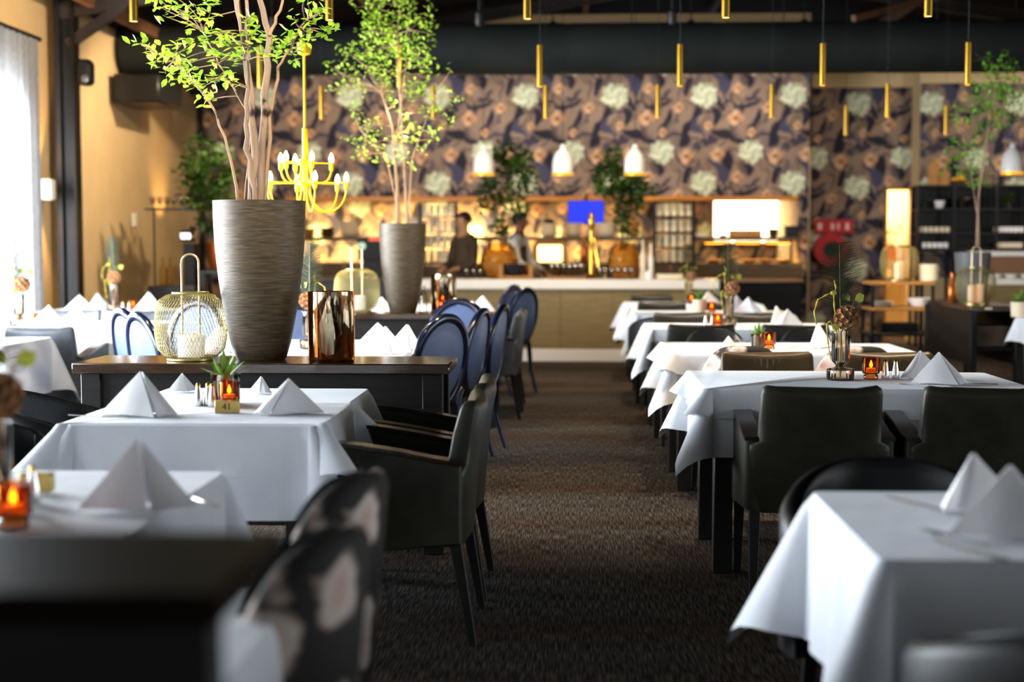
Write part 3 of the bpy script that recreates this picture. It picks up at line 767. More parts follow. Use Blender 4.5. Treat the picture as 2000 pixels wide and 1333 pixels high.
def sideboard(x0, x1, y0, y1, label, h=.82, shelf=False):
    t = thing('sideboard', label, 'sideboard', ((x0 + x1) / 2, (y0 + y1) / 2, 0), 0, 'dark sideboards')
    wd, dp = x1 - x0, y1 - y0
    MB().box((0, 0, h - .022), (wd, dp, .044), .005).build('top', M['board_top'], t)
    for sx in (-1, 1):
        for sy in (-1, 1):
            MB().box((sx * (wd / 2 - (.035 if shelf else .075)), sy * (dp / 2 - .055), (h - .044) / 2), (.05 if shelf else .085, .075, h - .044), .004).build('post', M['board'], t)
    if not shelf:
        MB().box((0, -dp / 2 + .045, (h - .044) / 2 + .06), (wd - .235, .02, h - .044 - .12)).build('front_panel', M['board'], t)
        MB().box((0, dp / 2 - .045, (h - .044) / 2 + .06), (wd - .235, .02, h - .044 - .12)).build('back_panel', M['board'], t)
        for sx in (-1, 1): MB().box((sx * (wd / 2 - .065), 0, (h - .044) / 2 + .06), (.02, dp - .185, h - .044 - .12)).build('side_panel', M['board'], t)
    else:
        for sx in (-1, 1): MB().box((sx * (wd / 2 - .035), 0, .55), (.02, dp - .185, .45)).build('side_panel', M['board'], t)
        MB().box((0, 0, .46), (wd - .1, dp - .1, .025)).build('shelf', M['board'], t)
    return t

# --- right hand row of tables, nearest to farthest
TX0, TX1 = .55, 1.86
table(.565, 1.85, 2.58, 3.3, 'in the right foreground with blurred napkins', .34, 3, .5)
T = [(5.65, 6.45), (7.58, 8.36), (9.7, 10.5), (11.75, 12.55), (13.7, 14.5)]
tn = ['with the ribbed flower vase, right of the aisle', 'between the rose patterned chairs, right of the aisle', 'third along the right of the aisle, with charcoal chairs', 'fourth along the right of the aisle', 'right of the aisle, farthest and closest to the bar']
for k, (a, b) in enumerate(T):
    table(TX0, TX1, a, b, tn[k], .27, 10 + k, .5, over=(1.0, b - a + .01, .12, -.16) if k < 2 else None)
fr, bk_ = 'back to the camera', 'facing the camera'
chair('olive', .925, 5.5, N_, 'olive black leather armchair, its back to us, nearer the aisle at the vase table', 'black armchairs at the vase table')
chair('olive', 1.515, 5.5, N_, 'olive black leather armchair, its back to us, cut by the right picture edge', 'black armchairs at the vase table')
chair('brown', .955, 6.63, S_, 'brown pleated leather armchair behind the vase table, nearer the aisle', 'brown armchairs')
chair('brown', 1.53, 6.63, S_, 'brown pleated leather armchair behind the amber candle holder and shakers', 'brown armchairs')
chair('floral', .89, 7.5, N_, 'dark rose patterned chair, back to us, rising behind the aisle side brown armchair', 'rose patterned chairs')
chair('floral', 1.47, 7.5, N_, 'dark rose patterned chair, back to us, right behind the ribbed vase', 'rose patterned chairs')
chair('floral', .89, 8.5, S_, 'dark rose patterned chair facing us beyond the second table, left of its succulent', 'rose patterned chairs')
chair('floral', 1.46, 8.5, S_, 'dark rose patterned chair facing us with a large pink rose on its top edge', 'rose patterned chairs')
chair('dark', .86, 9.58, N_, 'charcoal leather armchair, back to us, at the third table beside the aisle', 'charcoal armchairs')
chair('dark', 1.47, 9.58, N_, 'charcoal leather armchair, back to us, at the third table away from the aisle', 'charcoal armchairs')
chair('dark', .86, 10.62, S_, 'charcoal leather armchair facing us behind the third table beside the aisle', 'charcoal armchairs')
chair('dark', 1.45, 10.62, S_, 'charcoal leather armchair facing us behind the third table and its dried flower vase', 'charcoal armchairs')
chair('tub', .78, 11.62, N_, 'low black tub chair, back to us, at the fourth table beside the aisle', 'black tub chairs')
chair('tub', 1.42, 11.62, N_, 'low black tub chair, back to us, at the fourth table away from the aisle', 'black tub chairs')
chair('dark', .84, 12.72, S_, 'charcoal leather armchair facing us behind the fourth table beside the aisle', 'charcoal armchairs')
chair('dark', 1.45, 12.72, S_, 'charcoal leather armchair facing us behind the fourth table away from the aisle', 'charcoal armchairs')
chair('dark', .86, 14.68, S_, 'charcoal leather armchair facing us closest to the bar front, beside the aisle', 'charcoal armchairs')
chair('dark', 1.46, 14.68, S_, 'charcoal leather armchair facing us closest to the bar front, away from the aisle', 'charcoal armchairs')
chair('tub', .82, 3.5, S_, 'black tub chair facing us behind the right foreground table', 'black tub chairs')
chair('tub', .86, 2.32, N_, 'black tub chair, its back to us, in the bottom right corner', 'black tub chairs')

# --- left side
table(-1.6, -.8, 4.44, 5.62, 'numbered by the brass block, left of the aisle', .3, 30, .46, over=(.84, .62, .17, 0, -.26))
chair('olive', -.60, 4.86, W_, 'olive leather armchair facing left at the numbered table, nearer to us', 'armchairs at the numbered table')
chair('olive', -.60, 5.46, W_, 'olive leather armchair facing left at the numbered table, half hidden behind the nearer one', 'armchairs at the numbered table')
chair('tub', -1.98, 5.42, E_, 'black tub chair left of the numbered table, beside the sideboard end', 'black tub chairs')
chair('tub', -1.98, 4.74, E_, 'black tub chair at the left picture edge beside the numbered table', 'black tub chairs')
sideboard(-2.12, -.505, 5.96, 6.4, 'long dark wooden sideboard carrying the large bronze planter')
sideboard(-2.1, -.49, 10.2, 10.62, 'long dark wooden sideboard carrying the smaller bronze planter', .83)
table(-1.95, -.86, 7.2, 8.55, 'behind the large planter, with blue chairs', .28, 31, .42)
chair('med', -.9, 7.82, .93, 'navy medallion chair with pale blue oval back, closest to the sideboard corner', 'navy medallion chairs')
chair('med', -.80, 8.46, 1.35, 'navy medallion chair seen edge-on beside the aisle with its legs showing', 'navy medallion chairs')
chair('med', -.71, 9.06, 1.4, 'navy medallion chair edge-on, just behind the one with its legs showing', 'navy medallion chairs')
chair('med', -.80, 9.66, S_ - .1, 'navy medallion chair with silvery oval back in front of the second sideboard', 'navy medallion chairs')
chair('med', -1.72, 8.9, S_ + .1, 'navy medallion chair glimpsed between the large planter and the bronze glass cylinder', 'navy medallion chairs')
chair('med', -2.16, 7.96, E_ + .7, 'navy medallion chair facing right, just left of the mesh lantern', 'navy medallion chairs')
chair('med', -2.41, 8.47, E_ + .7, 'navy medallion chair facing right, leftmost of the navy chairs', 'navy medallion chairs')
chair('med', -2.62, 9.35, S_ - .3, 'navy medallion chair seen from its dark front, behind the mesh lantern', 'navy medallion chairs')
table(-4.3, -2.98, 9.35, 10.6, 'in the bright window light with orchids', .3, 33, .4)
chair('grey', -3.34, 9.1, N_, 'grey leather armchair, back to us, with its right arm showing by the window table', 'grey leather armchairs')
chair('greyp', -3.92, 9.0, N_ + .1, 'grey pleated leather armchair at the left picture edge by the window table', 'grey leather armchairs')
chair('greyp', -3.25, 10.92, S_, 'grey pleated leather armchair facing us behind the window table, right one', 'grey leather armchairs')
chair('greyp', -3.95, 10.92, S_, 'grey pleated leather armchair facing us behind the window table, left one', 'grey leather armchairs')
table(-4.6, -2.7, 11.75, 12.75, 'along the back left wall with two napkins and a vase', .26, 34, .4)
table(-4.4, -3.22, 7.95, 8.72, 'with pinkish light at the left picture edge', .33, 35, .4)
table(-1.75, -.9, 10.85, 12.0, 'behind the smaller planter sideboard', .28, 36, .4)
chair('grey', -.66, 10.98, W_, 'grey leather armchair facing left beside the second sideboard', 'grey armchairs by the second sideboard')
chair('grey', -.66, 11.62, W_, 'grey leather armchair facing left, second behind the second sideboard', 'grey armchairs by the second sideboard')
table(-1.8, -.9, 12.7, 13.9, 'farthest on the left of the aisle before the bar', .28, 37, .4)
chair('med', -.62, 12.72, W_ - .62, 'navy medallion chair in front of the bar, nearer to the aisle', 'navy medallion chairs')
chair('med', -.78, 13.5, W_ - .5, 'navy medallion chair in front of the bar, behind the other one there', 'navy medallion chairs')
# --- left foreground
table(-1.68, -.87, 2.75, 3.53, 'in the left foreground with a blurred napkin', .27, 38, .42)
table(-1.22, -.45, 1.66, 2.30, 'lowest in the left foreground, mostly behind the dark cabinet', .27, 39, .42)
chair('floral_in', -.66, 2.88, W_ - .3, 'rose patterned tub chair with black inside, farther of the two in the foreground', 'foreground rose patterned chairs')
chair('floral_in', -.62, 2.32, W_ - .3, 'rose patterned tub chair with black inside, nearest to us', 'foreground rose patterned chairs')
hx_ = thing('foreground_cabinet', 'glossy dark cabinet filling the bottom left corner', 'cabinet', (-1.15, 1.33, 0))
MB().box((0, 0, 1.005), (1.7, .27, .03), .004).build('top', mat('cabinet_top', '1a140e', .45, spec=.5, ior=1.06, c2='241b12', ns=6, stretch=(1, 9, 9)), hx_)
MB().box((0, -.11, .56), (1.66, .03, .86), .004).build('front_panel', M['board'], hx_)
MB().box((0, 0, .5), (1.6, .2, .025), .004).build('shelf', M['board'], hx_)
for s in (-1, 1): MB().box((s * .81, -.105, .495), (.06, .05, .99)).build('post', M['board'], hx_)
MB().box((-.81, .105, .495), (.06, .05, .99)).build('post', M['board'], hx_)
MB().box((.4, .105, .495), (.06, .05, .99)).build('post', M['board'], hx_)
# --- right edge
sideboard(3.32, 3.76, 11.9, 13.5, 'dark sideboard at the right with folded linen in its open end', .82, True)
table(3.6, 4.8, 10.85, 11.6, 'at the right picture edge with a potted succulent', .2, 40, .4)
# ------------------------------------------------------------------ planters and trees
LV = [(0, 0, 0), (.3, .2, .03), (.65, .23, .02), (1, 0, -.06), (.65, -.23, .02), (.3, -.2, .03), (.33, 0, -.03), (.67, 0, -.05)]
LF = [(0, 6, 1), (1, 6, 7, 2), (2, 7, 3), (0, 5, 6), (5, 4, 7, 6), (4, 3, 7)]
def leaf_matrix(p, size, g, up=.4):
    d = Vector((g.gauss(0, 1), g.gauss(0, 1), g.gauss(0, .5) + up)).normalized()
    q = d.to_track_quat('X', 'Z').to_matrix().to_4x4()
    return Matrix.Translation(p) @ q @ Matrix.Rotation(g.uniform(-.6, .6), 4, 'X') @ Matrix.Scale(size, 4)
def bough(mb, a, b, r0, r1, sag=.1, g=rnd, n=7, wob=.03):
    a, b = Vector(a), Vector(b); L = (b - a).length; pts = []; rs = []
    w1 = Vector((g.gauss(0, wob), g.gauss(0, wob), 0)); w2 = Vector((g.gauss(0, wob * .5), g.gauss(0, wob * .5), 0))
    for k in range(n + 1):
        t = k / n
        pts.append(a.lerp(b, t) + Vector((0, 0, sag * L * math.sin(PI * t))) + (w1 * math.sin(PI * t) + w2 * math.sin(2 * PI * t)) * L * 2)
        rs.append(r0 + (r1 - r0) * t)
    mb.tube(pts, rs, 6); return pts
def planter(t, r, h, base=None):
    base = base or r * .6
    prof = [(base * .92, 0), (base, .012)] + [(base + (r - base) * math.sin(k / 10 * PI * .5) ** .8, .012 + (h - .012) * k / 10) for k in range(1, 11)]
    prof += [(r - .012, h), (r - .02, h - .05)]
    p = MB().lathe(prof, n=48).build('pot', M['pot'], t, ang=50)
    MB().lathe([(r * .9, h - .05), (r * .6, h - .045), (.01, h - .04)], n=24).build('soil', M['soil'], t)
    return p
# large planter
Yp = 6.18
base = P(510, 702, Yp); base.z = .82
tA = thing('potted_tree', 'tall bronze planter with bright lime green branches on the nearer sideboard', 'potted tree', base)
planter(tA, .2, PZ(392, Yp) - .82, .112)
inv = -base
def loc(px, py, y): return P(px, py, y) - base
stems = [[(492, 395), (497, 300), (488, 150), (470, 40), (452, -40)], [(508, 395), (512, 290), (522, 150), (524, 70), (502, -30)], [(500, 395), (484, 290), (480, 200), (486, 90), (480, -30)],
         [(466, 392), (446, 290), (412, 200), (350, 130), (286, 92)], [(516, 395), (527, 230), (545, 130), (565, 95), (598, 40)], [(524, 70), (548, 20), (556, -30)], [(478, 395), (492, 240), (455, 170), (420, 110), (395, 60)]]
SP = []
for k, s in enumerate(stems):
    dy = [0, .05, -.06, -.1, .04, .05, .08][k]
    pts = [loc(x, y, Yp + dy * (i / 4) + [0, .02, -.02, -.03, .03, .05, .05][k]) for i, (x, y) in enumerate(s)]
    fine = []
    for i in range(len(pts) - 1):
        for q in range(4): fine.append(pts[i].lerp(pts[i + 1], q / 4) + Vector((rnd.gauss(0, .004), rnd.gauss(0, .004), 0)))
    fine.append(pts[-1])
    r0, r1 = [(.019, .012), (.02, .011), (.012, .007), (.007, .002), (.010, .003), (.009, .004), (.006, .002)][k]
    MB().tube(fine, [r0 + (r1 - r0) * i / len(fine) for i in range(len(fine))], 8).build('stem', M['bark'] if k < 3 else M['twig'], tA, ang=60)
    SP += fine
c1 = [(1040, 40), (1060, 100), (1140, 50), (1200, 100), (1270, 40), (1220, 160), (1320, 130), (1390, 15), (915, 280), (1000, 340), (1075, 340), (1140, 335), (1010, 400), (1085, 410), (1170, 400), (1230, 390), (1080, 480), (1160, 480), (1230, 500), (1260, 540), (1330, 510), (1400, 510), (1470, 520), (1350, 600), (1330, 660), (1215, 260), (1240, 280), (1360, 220), (1345, 280), (1390, 370), (1450, 260), (1510, 280), (1540, 350), (1500, 390), (1630, 130), (1620, 240), (1300, 570), (1190, 440)]
c2 = [(40, 40), (20, 220), (60, 360), (300, 130), (300, 220), (120, 260), (170, 290), (210, 350), (260, 310), (350, 350), (370, 240), (420, 380), (470, 270), (540, 300), (590, 370), (560, 220), (580, 110), (720, 90), (700, 140), (770, 80), (700, 230), (770, 220), (815, 200), (90, 500), (150, 540), (630, 280), (510, 330), (555, 260)]
cl = [(x / 3.332, y / 3.332) for x, y in c1] + [(400 + x / 3.332, y / 3.332) for x, y in c2] + [(x, y) for x, y in [(330, -15), (420, -20), (560, -25), (600, -10), (300, -10), (470, -15), (620, -20)]]
leaf_me = MB().add(LV, LF).mesh('leaf', M['leaf'], 180)
big = []; g = random.Random(5)
tw = MB()
for (x, y) in cl:
    p = loc(x, y, Yp + g.uniform(-.22, .22))
    q = min((s for s in SP if s.z < p.z + .05), key=lambda s: (s - p).length)
    bough(tw, q, p, .003, .0015, .03, g, 6)
    for k in range(g.randint(7, 10)):
        o = p + Vector((g.gauss(0, .016), g.gauss(0, .02), g.gauss(0, .016)))
        big.append(leaf_matrix(o, g.uniform(.034, .056), g, .25))
tw.build('twigs', M['twig'], tA, kind='stuff')
g.shuffle(big)
for m in big[:300]:
    o = link('leaf', leaf_me, tA); o.matrix_local = m
rest = MB()
for m in big[300:]: rest.add(LV, LF, m)
rest.build('foliage', M['leaf'], tA, ang=180, kind='stuff')

def small_tree(name, label, base, pot, stems, blobs, nleaf, size, mt, seed, Y, depth=.3, bark='twig', up=.3):
    g = random.Random(seed)
    t = thing(name, label, 'potted tree', base)
    if pot: pot(t)
    sp = []
    for s, r in stems:
        pts = [P(x, y, Y + (g.uniform(-.1, .1) if i else 0)) - base for i, (x, y) in enumerate(s)]
        fine = []
        for i in range(len(pts) - 1):
            for q in range(4): fine.append(pts[i].lerp(pts[i + 1], q / 4))
        fine.append(pts[-1]); sp += fine
        MB().tube(fine, [r * (1 - .7 * i / len(fine)) for i in range(len(fine))], 6).build('stem', M[bark], t, ang=60)
    lv = MB(); tw = MB(); tot = sum(b[2] * b[3] for b in blobs)
    for bx, by, rx, ry in blobs:
        c = P(bx, by, Y + g.uniform(-depth, depth) * .5) - base
        q = min((s for s in sp if s.z < c.z + .05), key=lambda s: (s - c).length, default=sp[-1])
        bough(tw, q, c, .004, .0015, .04, g, 5)
        k_ = Y / FPX
        for k in range(int(nleaf * rx * ry / tot)):
            a = g.random() * 2 * PI; rr_ = math.sqrt(g.random())
            p = c + Vector((rx * k_ * rr_ * math.cos(a), g.uniform(-1, 1) * depth * .5, ry * k_ * rr_ * math.sin(a)))
            lv.add(LV, LF, leaf_matrix(p, size * g.uniform(.7, 1.25), g, up))
    tw.build('twigs', M[bark], t, kind='stuff')
    lv.build('foliage', M[mt], t, ang=180, kind='stuff')
    return t
Yb = 10.41
bB = P(787, 606, Yb); bB.z = .83
blB = [(400 + x / 3.332, y / 3.332, r, r) for x, y, r in [(970, 50, 11), (1060, 20, 14), (1130, 60, 20), (1060, 110, 18), (1250, 20, 17), (1330, 40, 18), (1340, 110, 18), (1470, 60, 14), (1100, 180, 22), (1190, 150, 20), (1250, 110, 18), (1010, 230, 12), (1060, 200, 16), (1160, 230, 24), (1230, 210, 20), (1300, 180, 22), (1380, 200, 20), (1440, 140, 18), (1460, 220, 14),
       (910, 330, 10), (970, 370, 13), (1030, 340, 20), (1090, 300, 22), (1160, 340, 24), (1200, 290, 20), (1280, 300, 20), (1330, 350, 22), (1400, 330, 22), (1430, 380, 16), (900, 400, 12), (820, 440, 11), (860, 470, 11), (940, 480, 14), (1040, 430, 20), (1120, 420, 22), (1190, 470, 22), (1330, 430, 18), (1480, 450, 16), (1430, 480, 10), (1600, 460, 7),
       (805, 575, 8), (880, 590, 14), (940, 550, 14), (1010, 590, 16), (980, 530, 14), (1170, 540, 20), (1210, 640, 14), (1310, 610, 12), (1370, 580, 20), (1420, 560, 16), (1340, 560, 14), (1540, 600, 12), (1620, 660, 14), (1490, 660, 12), (1000, 720, 12), (1240, 690, 11), (980, 760, 9), (1430, 740, 15), (1500, 720, 14), (1010, 830, 10), (1120, 810, 12), (1070, 860, 14), (1310, 780, 13), (1340, 830, 18), (1580, 800, 14), (950, 930, 11), (1030, 930, 16), (1110, 920, 16), (1370, 900, 14), (1500, 860, 14), (1280, 940, 10), (1020, 1020, 14), (1100, 1010, 14), (1280, 1010, 12), (1420, 970, 10), (1190, 1050, 10), (1350, 1080, 10), (1490, 920, 10), (1240, 900, 10), (1290, -30, 20), (1150, -30, 18)]]
small_tree('potted_tree', 'smaller bronze planter with an airy spring green tree on the second sideboard', bB, lambda t: planter(t, .172, PZ(437, Yb) - .83, .1),
    [([(776, 440), (775, 360), (766, 250), (745, 180)], .012), ([(795, 440), (790, 330), (782, 200), (775, 90), (780, 10)], .012), ([(782, 440), (772, 300), (790, 150), (800, 60)], .01), ([(798, 420), (805, 310), (830, 240), (850, 190)], .006), ([(775, 400), (755, 310), (715, 270)], .005)],
    blB, 1500, .038, 'leaf_b', 11, Yb, .5)
# tree at the right picture edge
Yc = 13.0
bC = P(1898, 590, Yc); bC.z = .82
blC = [(1770 + x / 3.174, 100 + y / 3.174, r, r) for x, y, r in [(440, 30, 7), (520, 70, 18), (600, 60, 16), (640, 100, 12), (560, 130, 22), (500, 180, 20), (600, 190, 24), (660, 170, 16), (720, 130, 14), (720, 250, 18), (460, 250, 20), (540, 270, 26), (620, 250, 18), (380, 340, 12), (460, 330, 20), (540, 360, 26), (620, 380, 20), (680, 320, 16), (300, 360, 10), (330, 420, 18), (480, 430, 22), (560, 440, 22), (500, 510, 22), (450, 480, 14), (300, 440, 10), (480, 560, 14), (370, 620, 22), (320, 640, 18), (400, 690, 22), (340, 710, 20), (300, 580, 14), (390, 770, 20), (440, 790, 14), (500, 840, 10), (260, 730, 8), (420, 830, 12), (650, 420, 14)]]
def potC(t):
    MB().lathe([(.1, 0), (.13, .05), (.15, .3), (.16, .44), (.15, .44), (.14, .4)], n=32).build('pot', mat('slate_pot', '3c4044', .5, c2='4b5054', ns=5), t)
    MB().lathe([(.14, .4), (.01, .41)], n=20).build('soil', M['soil'], t)
small_tree('potted_tree', 'slate grey pot with a light green tree at the right picture edge', bC, potC, [([(1908, 480), (1912, 380), (1922, 300), (1938, 220), (1950, 130)], .013), ([(1912, 480), (1910, 390), (1930, 280), (1975, 200)], .009), ([(1909, 420), (1895, 330), (1880, 260)], .006)], blC, 1100, .045, 'leaf_mid', 13, Yc, .5, 'bark')

# ------------------------------------------------------------------ lanterns
def lantern_fn(candles):
    def fn():
        t = root('mesh_lantern')
        prof = [(.075, .012), (.115, .02), (.143, .05), (.153, .10), (.156, .16), (.150, .225), (.135, .265), (.105, .285), (.075, .292)]
        # resample profile
        pr = []
        for i in range(len(prof) - 1):
            for q in range(3): pr.append((prof[i][0] + (prof[i + 1][0] - prof[i][0]) * q / 3, prof[i][1] + (prof[i + 1][1] - prof[i][1]) * q / 3))
        pr.append(prof[-1])
        n = 60; v = []; f = []
        for k, (r, z) in enumerate(pr):
            for i in range(n):
                a = 2 * PI * (i + .5 * (k % 2)) / n; v.append((r * math.cos(a), r * math.sin(a), z))
        for k in range(0, len(pr) - 2):
            for i in range(n):
                j = (i + 1) % n; o = k % 2
                # diamond between rows k, k+1, k+2
                f.append((k * n + i, (k + 1) * n + (i if o == 0 else j), (k + 2) * n + i, (k + 1) * n + ((i - 1) % n if o == 0 else i)))
        me = MB(); me.v = v; me.f = f
        o = me.build('wire_mesh', M['brass_wire'], t, kind='stuff')
        md = o.modifiers.new('wire', 'WIREFRAME'); md.thickness = .0024; md.use_even_offset = False
        MB().lathe([(.076, .288), (.08, .292), (.08, .298), (.074, .3)], n=40, caps=False).build('top_rim', M['brass_wire'], t)
        MB().lathe([(.09, 0), (.105, .003), (.105, .01), (.02, .013)], n=40).build('base', M['brass_wire'], t)
        h = .465
        MB().tube([(-.038, 0, .012), (-.038, 0, h - .045)] + [(-.038 * math.cos(a), 0, h - .04 + .038 * math.sin(a)) for a in [PI * k / 12 for k in range(1, 12)]] + [(.038, 0, h - .045), (.038, 0, .012)], .005, 8).build('handle', mat('pale_gold_rod', 'd9bb94', .3, .8), t, ang=60)
        if candles == 1:
            MB().lathe([(.058, .013), (.058, .115), (.054, .115), (.054, .02)], n=28).build('candle_glass', mat('frosted_glass', 'd9d6cc', .5, c2='efece2', ns=40), t)
            MB().lathe([(.045, .014), (.045, .07), (.004, .072)], n=20).build('candle', M['candle'], t)
        else:
            for s in (-1, 1): MB().lathe([(.03, .013), (.03, .15 if s < 0 else .16), (.004, .155)], (s * .035, 0, 0), n=18).build('candle', M['candle'], t)
        return t
    return fn
def lantern(kind, x, y, z, label, scale=1.0, rz=0):
    return place('lantern%d' % kind, lantern_fn(kind), (x, y, z), rz, label, 'lantern', 'wire mesh lanterns', scale)
lantern(1, PX(371, 6.14), 6.14, .82, 'pale gold wire mesh lantern beside the large bronze planter', 1.0)
lantern(1, PX(697, 10.4), 10.4, .83, 'pale gold wire mesh lantern beside the smaller bronze planter', 1.07, .5)
lantern(2, PX(1907, 12.3), 12.3, .82, 'gold wire mesh lantern with two candles on the right sideboard', 1.06, .2)

# ------------------------------------------------------------------ glassware
def cylinder_vase(r, h):
    def fn():
        t = root('glass_cylinder')
        MB().lathe([(r - .004, 0), (r, .004), (r, h), (r - .006, h), (r - .006, .022), (.002, .02)], n=44).build('glass', M['smoke'], t, ang=50)
        MB().lathe([(.03, .022), (.03, .09), (.003, .092)], n=18).build('candle', M['candle'], t)
        return t
    return fn
place('cyl', cylinder_vase(.1, PZ(570, 6.1) - .82), (PX(646, 6.1), 6.1, .82), 0, 'large bronze mirrored glass cylinder on the nearer sideboard', 'vase', 'bronze glass cylinders')
place('cyl', None, (PX(866, 10.43), 10.43, .83), 0, 'bronze mirrored glass cylinder on the second sideboard behind an amber candle', 'vase', 'bronze glass cylinders', .93)
def candle_holder():
    t = root('candle_holder')
    MB().lathe([(.028, 0), (.03, .003), (.03, .018), (.024, .022), (.034, .026), (.037, .032), (.037, .092), (.034, .092), (.034, .034), (.003, .03)], n=48, rib=.012, nrib=16).build('glass', M['amber'], t, ang=60)
    MB().lathe([(.02, .035), (.02, .048), (.002, .049)], n=16).build('tealight', M['candle'], t)
    MB().lathe([(.001, .05), (.007, .058), (.006, .066), (.001, .08)], n=10).build('flame', M['flame'], t)
    return t
def candle(x, y, z, label, light_w=.25):
    o = place('candle_holder', candle_holder, (x, y, z), 0, label, 'candle holder', 'amber candle holders')
    if light_w: light('candle_light', 'POINT', (0, 0, .06), light_w, (1, .5, .15), o, .008)
    return o
def shaker():
    t = root('shaker')
    MB().lathe([(.016, 0), (.017, .003), (.0145, .03), (.010, .055), (.0075, .07)], n=16, rib=.03, nrib=8).build('body', M['steel'], t, ang=60)
    MB().lathe([(.008, .07), (.008, .076), (.004, .082), (.001, .083)], n=12).build('cap', M['gold'], t)
    return t
def shakers(x, y, z, where, dx=.045):
    place('shaker', shaker, (x - dx / 2, y, z), 0, 'slim steel shaker, left one of the pair ' + where, 'shaker', 'salt and pepper shakers')
    place('shaker', None, (x + dx / 2, y + .012, z), 0, 'slim steel shaker, right one of the pair ' + where, 'shaker', 'salt and pepper shakers')
def napkin_fn(v):
    def fn():
        g = random.Random(v)
        wd, hh, dd = .115, .118 + .012 * v, .07
        A = Vector((0, .012, hh))
        bx = [-.065, .07, .03][v % 3]
        L_, Fr, R_, B_ = Vector((-wd, -.02, .004)), Vector((bx, -dd * .8, .002)), Vector((wd, .0, .004)), Vector((bx * .5, dd * .9, .002))
        mb = MB()
        def leafq(a, b, c, th, out):
            n = 8; vs = []; idx = {}
            nn = (b - a).cross(c - a).normalized()
            for sgn in (0, 1):
                for i in range(n + 1):
                    for j in range(n + 1 - i):
                        k = n - i - j
                        p = (a * i + b * j + c * k) / n
                        bul = math.sin(PI * min(1, (j + .0001) / n + .0)) * math.sin(PI * k / n) * .010 * out
                        idx[sgn, i, j] = len(vs); vs.append(p + nn * (bul + (th if sgn else 0)))
            fs = []
            for sgn in (0, 1):
                for i in range(n):
                    for j in range(n - i):
                        fs.append((idx[sgn, i, j], idx[sgn, i + 1, j], idx[sgn, i, j + 1]))
                        if j < n - i - 1: fs.append((idx[sgn, i + 1, j], idx[sgn, i + 1, j + 1], idx[sgn, i, j + 1]))
            edge = [(i, 0) for i in range(n)] + [(n - j, j) for j in range(n)] + [(0, n - k) for k in range(n)]
            for q in range(len(edge)):
                e, h = edge[q], edge[(q + 1) % len(edge)]
                fs.append((idx[0, e[0], e[1]], idx[0, h[0], h[1]], idx[1, h[0], h[1]], idx[1, e[0], e[1]]))
            mb.add(vs, fs)
        leafq(A, L_, Fr, .006, 1); leafq(A + Vector((0, .006, -.003)), Fr + Vector((.004, .008, 0)), R_, .006, 1)
        leafq(A + Vector((0, .004, -.002)), R_ * .97, B_, .004, .5); leafq(A + Vector((0, .004, -.002)), B_, L_ * .97, .004, .5)
        return mb.build('folded_napkin', M['napkin'], None, ang=50)
    return fn
def napkin(x, y, z, rz, v, label, scale=1.0):
    return place('napkin%d' % v, napkin_fn(v), (x, y, z), rz, label, 'napkin', 'folded white napkins', scale)
def cutlery(kind, x, y, z, rz, label):
    def fork():
        mb = MB(); mb.box((0, -.04, .003), (.008, .12, .003), .001); mb.box((0, .035, .003), (.022, .03, .002), .001)
        for k in range(4): mb.box(((k - 1.5) * .006, .065, .003), (.003, .04, .002))
        return mb.build('fork', M['steel'])
    def knife():
        mb = MB(); mb.box((0, -.05, .004), (.012, .1, .006), .002); mb.prism([(-.008, 0), (.007, 0), (.008, .09), (.002, .115), (-.008, .07)], .002, 'z', .004)
        return mb.build('knife', M['steel'])
    return place(kind, fork if kind == 'fork' else knife, (x, y, z), rz, label, kind, 'cutlery on the tables')
def spiky(mb, n, L, w, g, z0=0, spread=1.0):
    for k in range(n):
        a = k * 2.4; e = (.25 + .95 * (k / n)) * spread
        l = L * g.uniform(.75, 1.1)
        d = Vector((math.cos(a) * math.sin(e), math.sin(a) * math.sin(e), math.cos(e)))
        sd = d.cross(Vector((0, 0, 1))).normalized() if e > .05 else Vector((1, 0, 0))
        up = sd.cross(d)
        b = Vector((0, 0, z0)); pts = []
        for t, ww in ((0, .7), (.35, 1), (.7, .7), (1, .02)):
            c = b + d * l * t - Vector((0, 0, 1)) * l * .18 * t * t * math.sin(e)
            pts.append([tuple(c - sd * w * ww), tuple(c - up * w * .35 * ww), tuple(c + sd * w * ww), tuple(c + up * w * .12 * ww)])
        mb.loft(pts)
def succulent_fn(L, potk):
    def fn():
        t = root('potted_succulent'); g = random.Random(3)
        if potk == 'glass':
            MB().lathe([(.03, 0), (.033, .004), (.036, .075), (.033, .075), (.03, .008), (.002, .006)], n=48, rib=.02, nrib=16).build('pot', M['champagne'], t, ang=60)
            MB().lathe([(.029, .01), (.031, .06), (.002, .065)], n=20).build('soil', M['soil'], t)
            z = .06
        else:
            MB().lathe([(.042, 0), (.05, .005), (.056, .1), (.05, .1), (.048, .09), (.002, .088)], n=28).build('pot', M['cream'], t)
            z = .088
        for k in range(15):
            mb = MB(); gg = random.Random(k)
            a = k * 2.4; e = .2 + .95 * k / 15; l = L * gg.uniform(.8, 1.1)
            d = Vector((math.cos(a) * math.sin(e), math.sin(a) * math.sin(e), math.cos(e)))
            sd = d.cross(Vector((0, 0, 1))).normalized(); up = sd.cross(d); pts = []; w_ = L * .095
            for t_, ww in ((0, .7), (.3, 1), (.7, .7), (1, .03)):
                c = Vector((0, 0, z)) + d * l * t_ - Vector((0, 0, 1)) * l * .2 * t_ * t_ * math.sin(e)
                pts.append([tuple(c - sd * w_ * ww), tuple(c - up * w_ * .3 * ww), tuple(c + sd * w_ * ww), tuple(c + up * w_ * .1 * ww)])
            mb.loft(pts).build('leaf', M['succulent'], t, ang=60)
        return t
    return fn
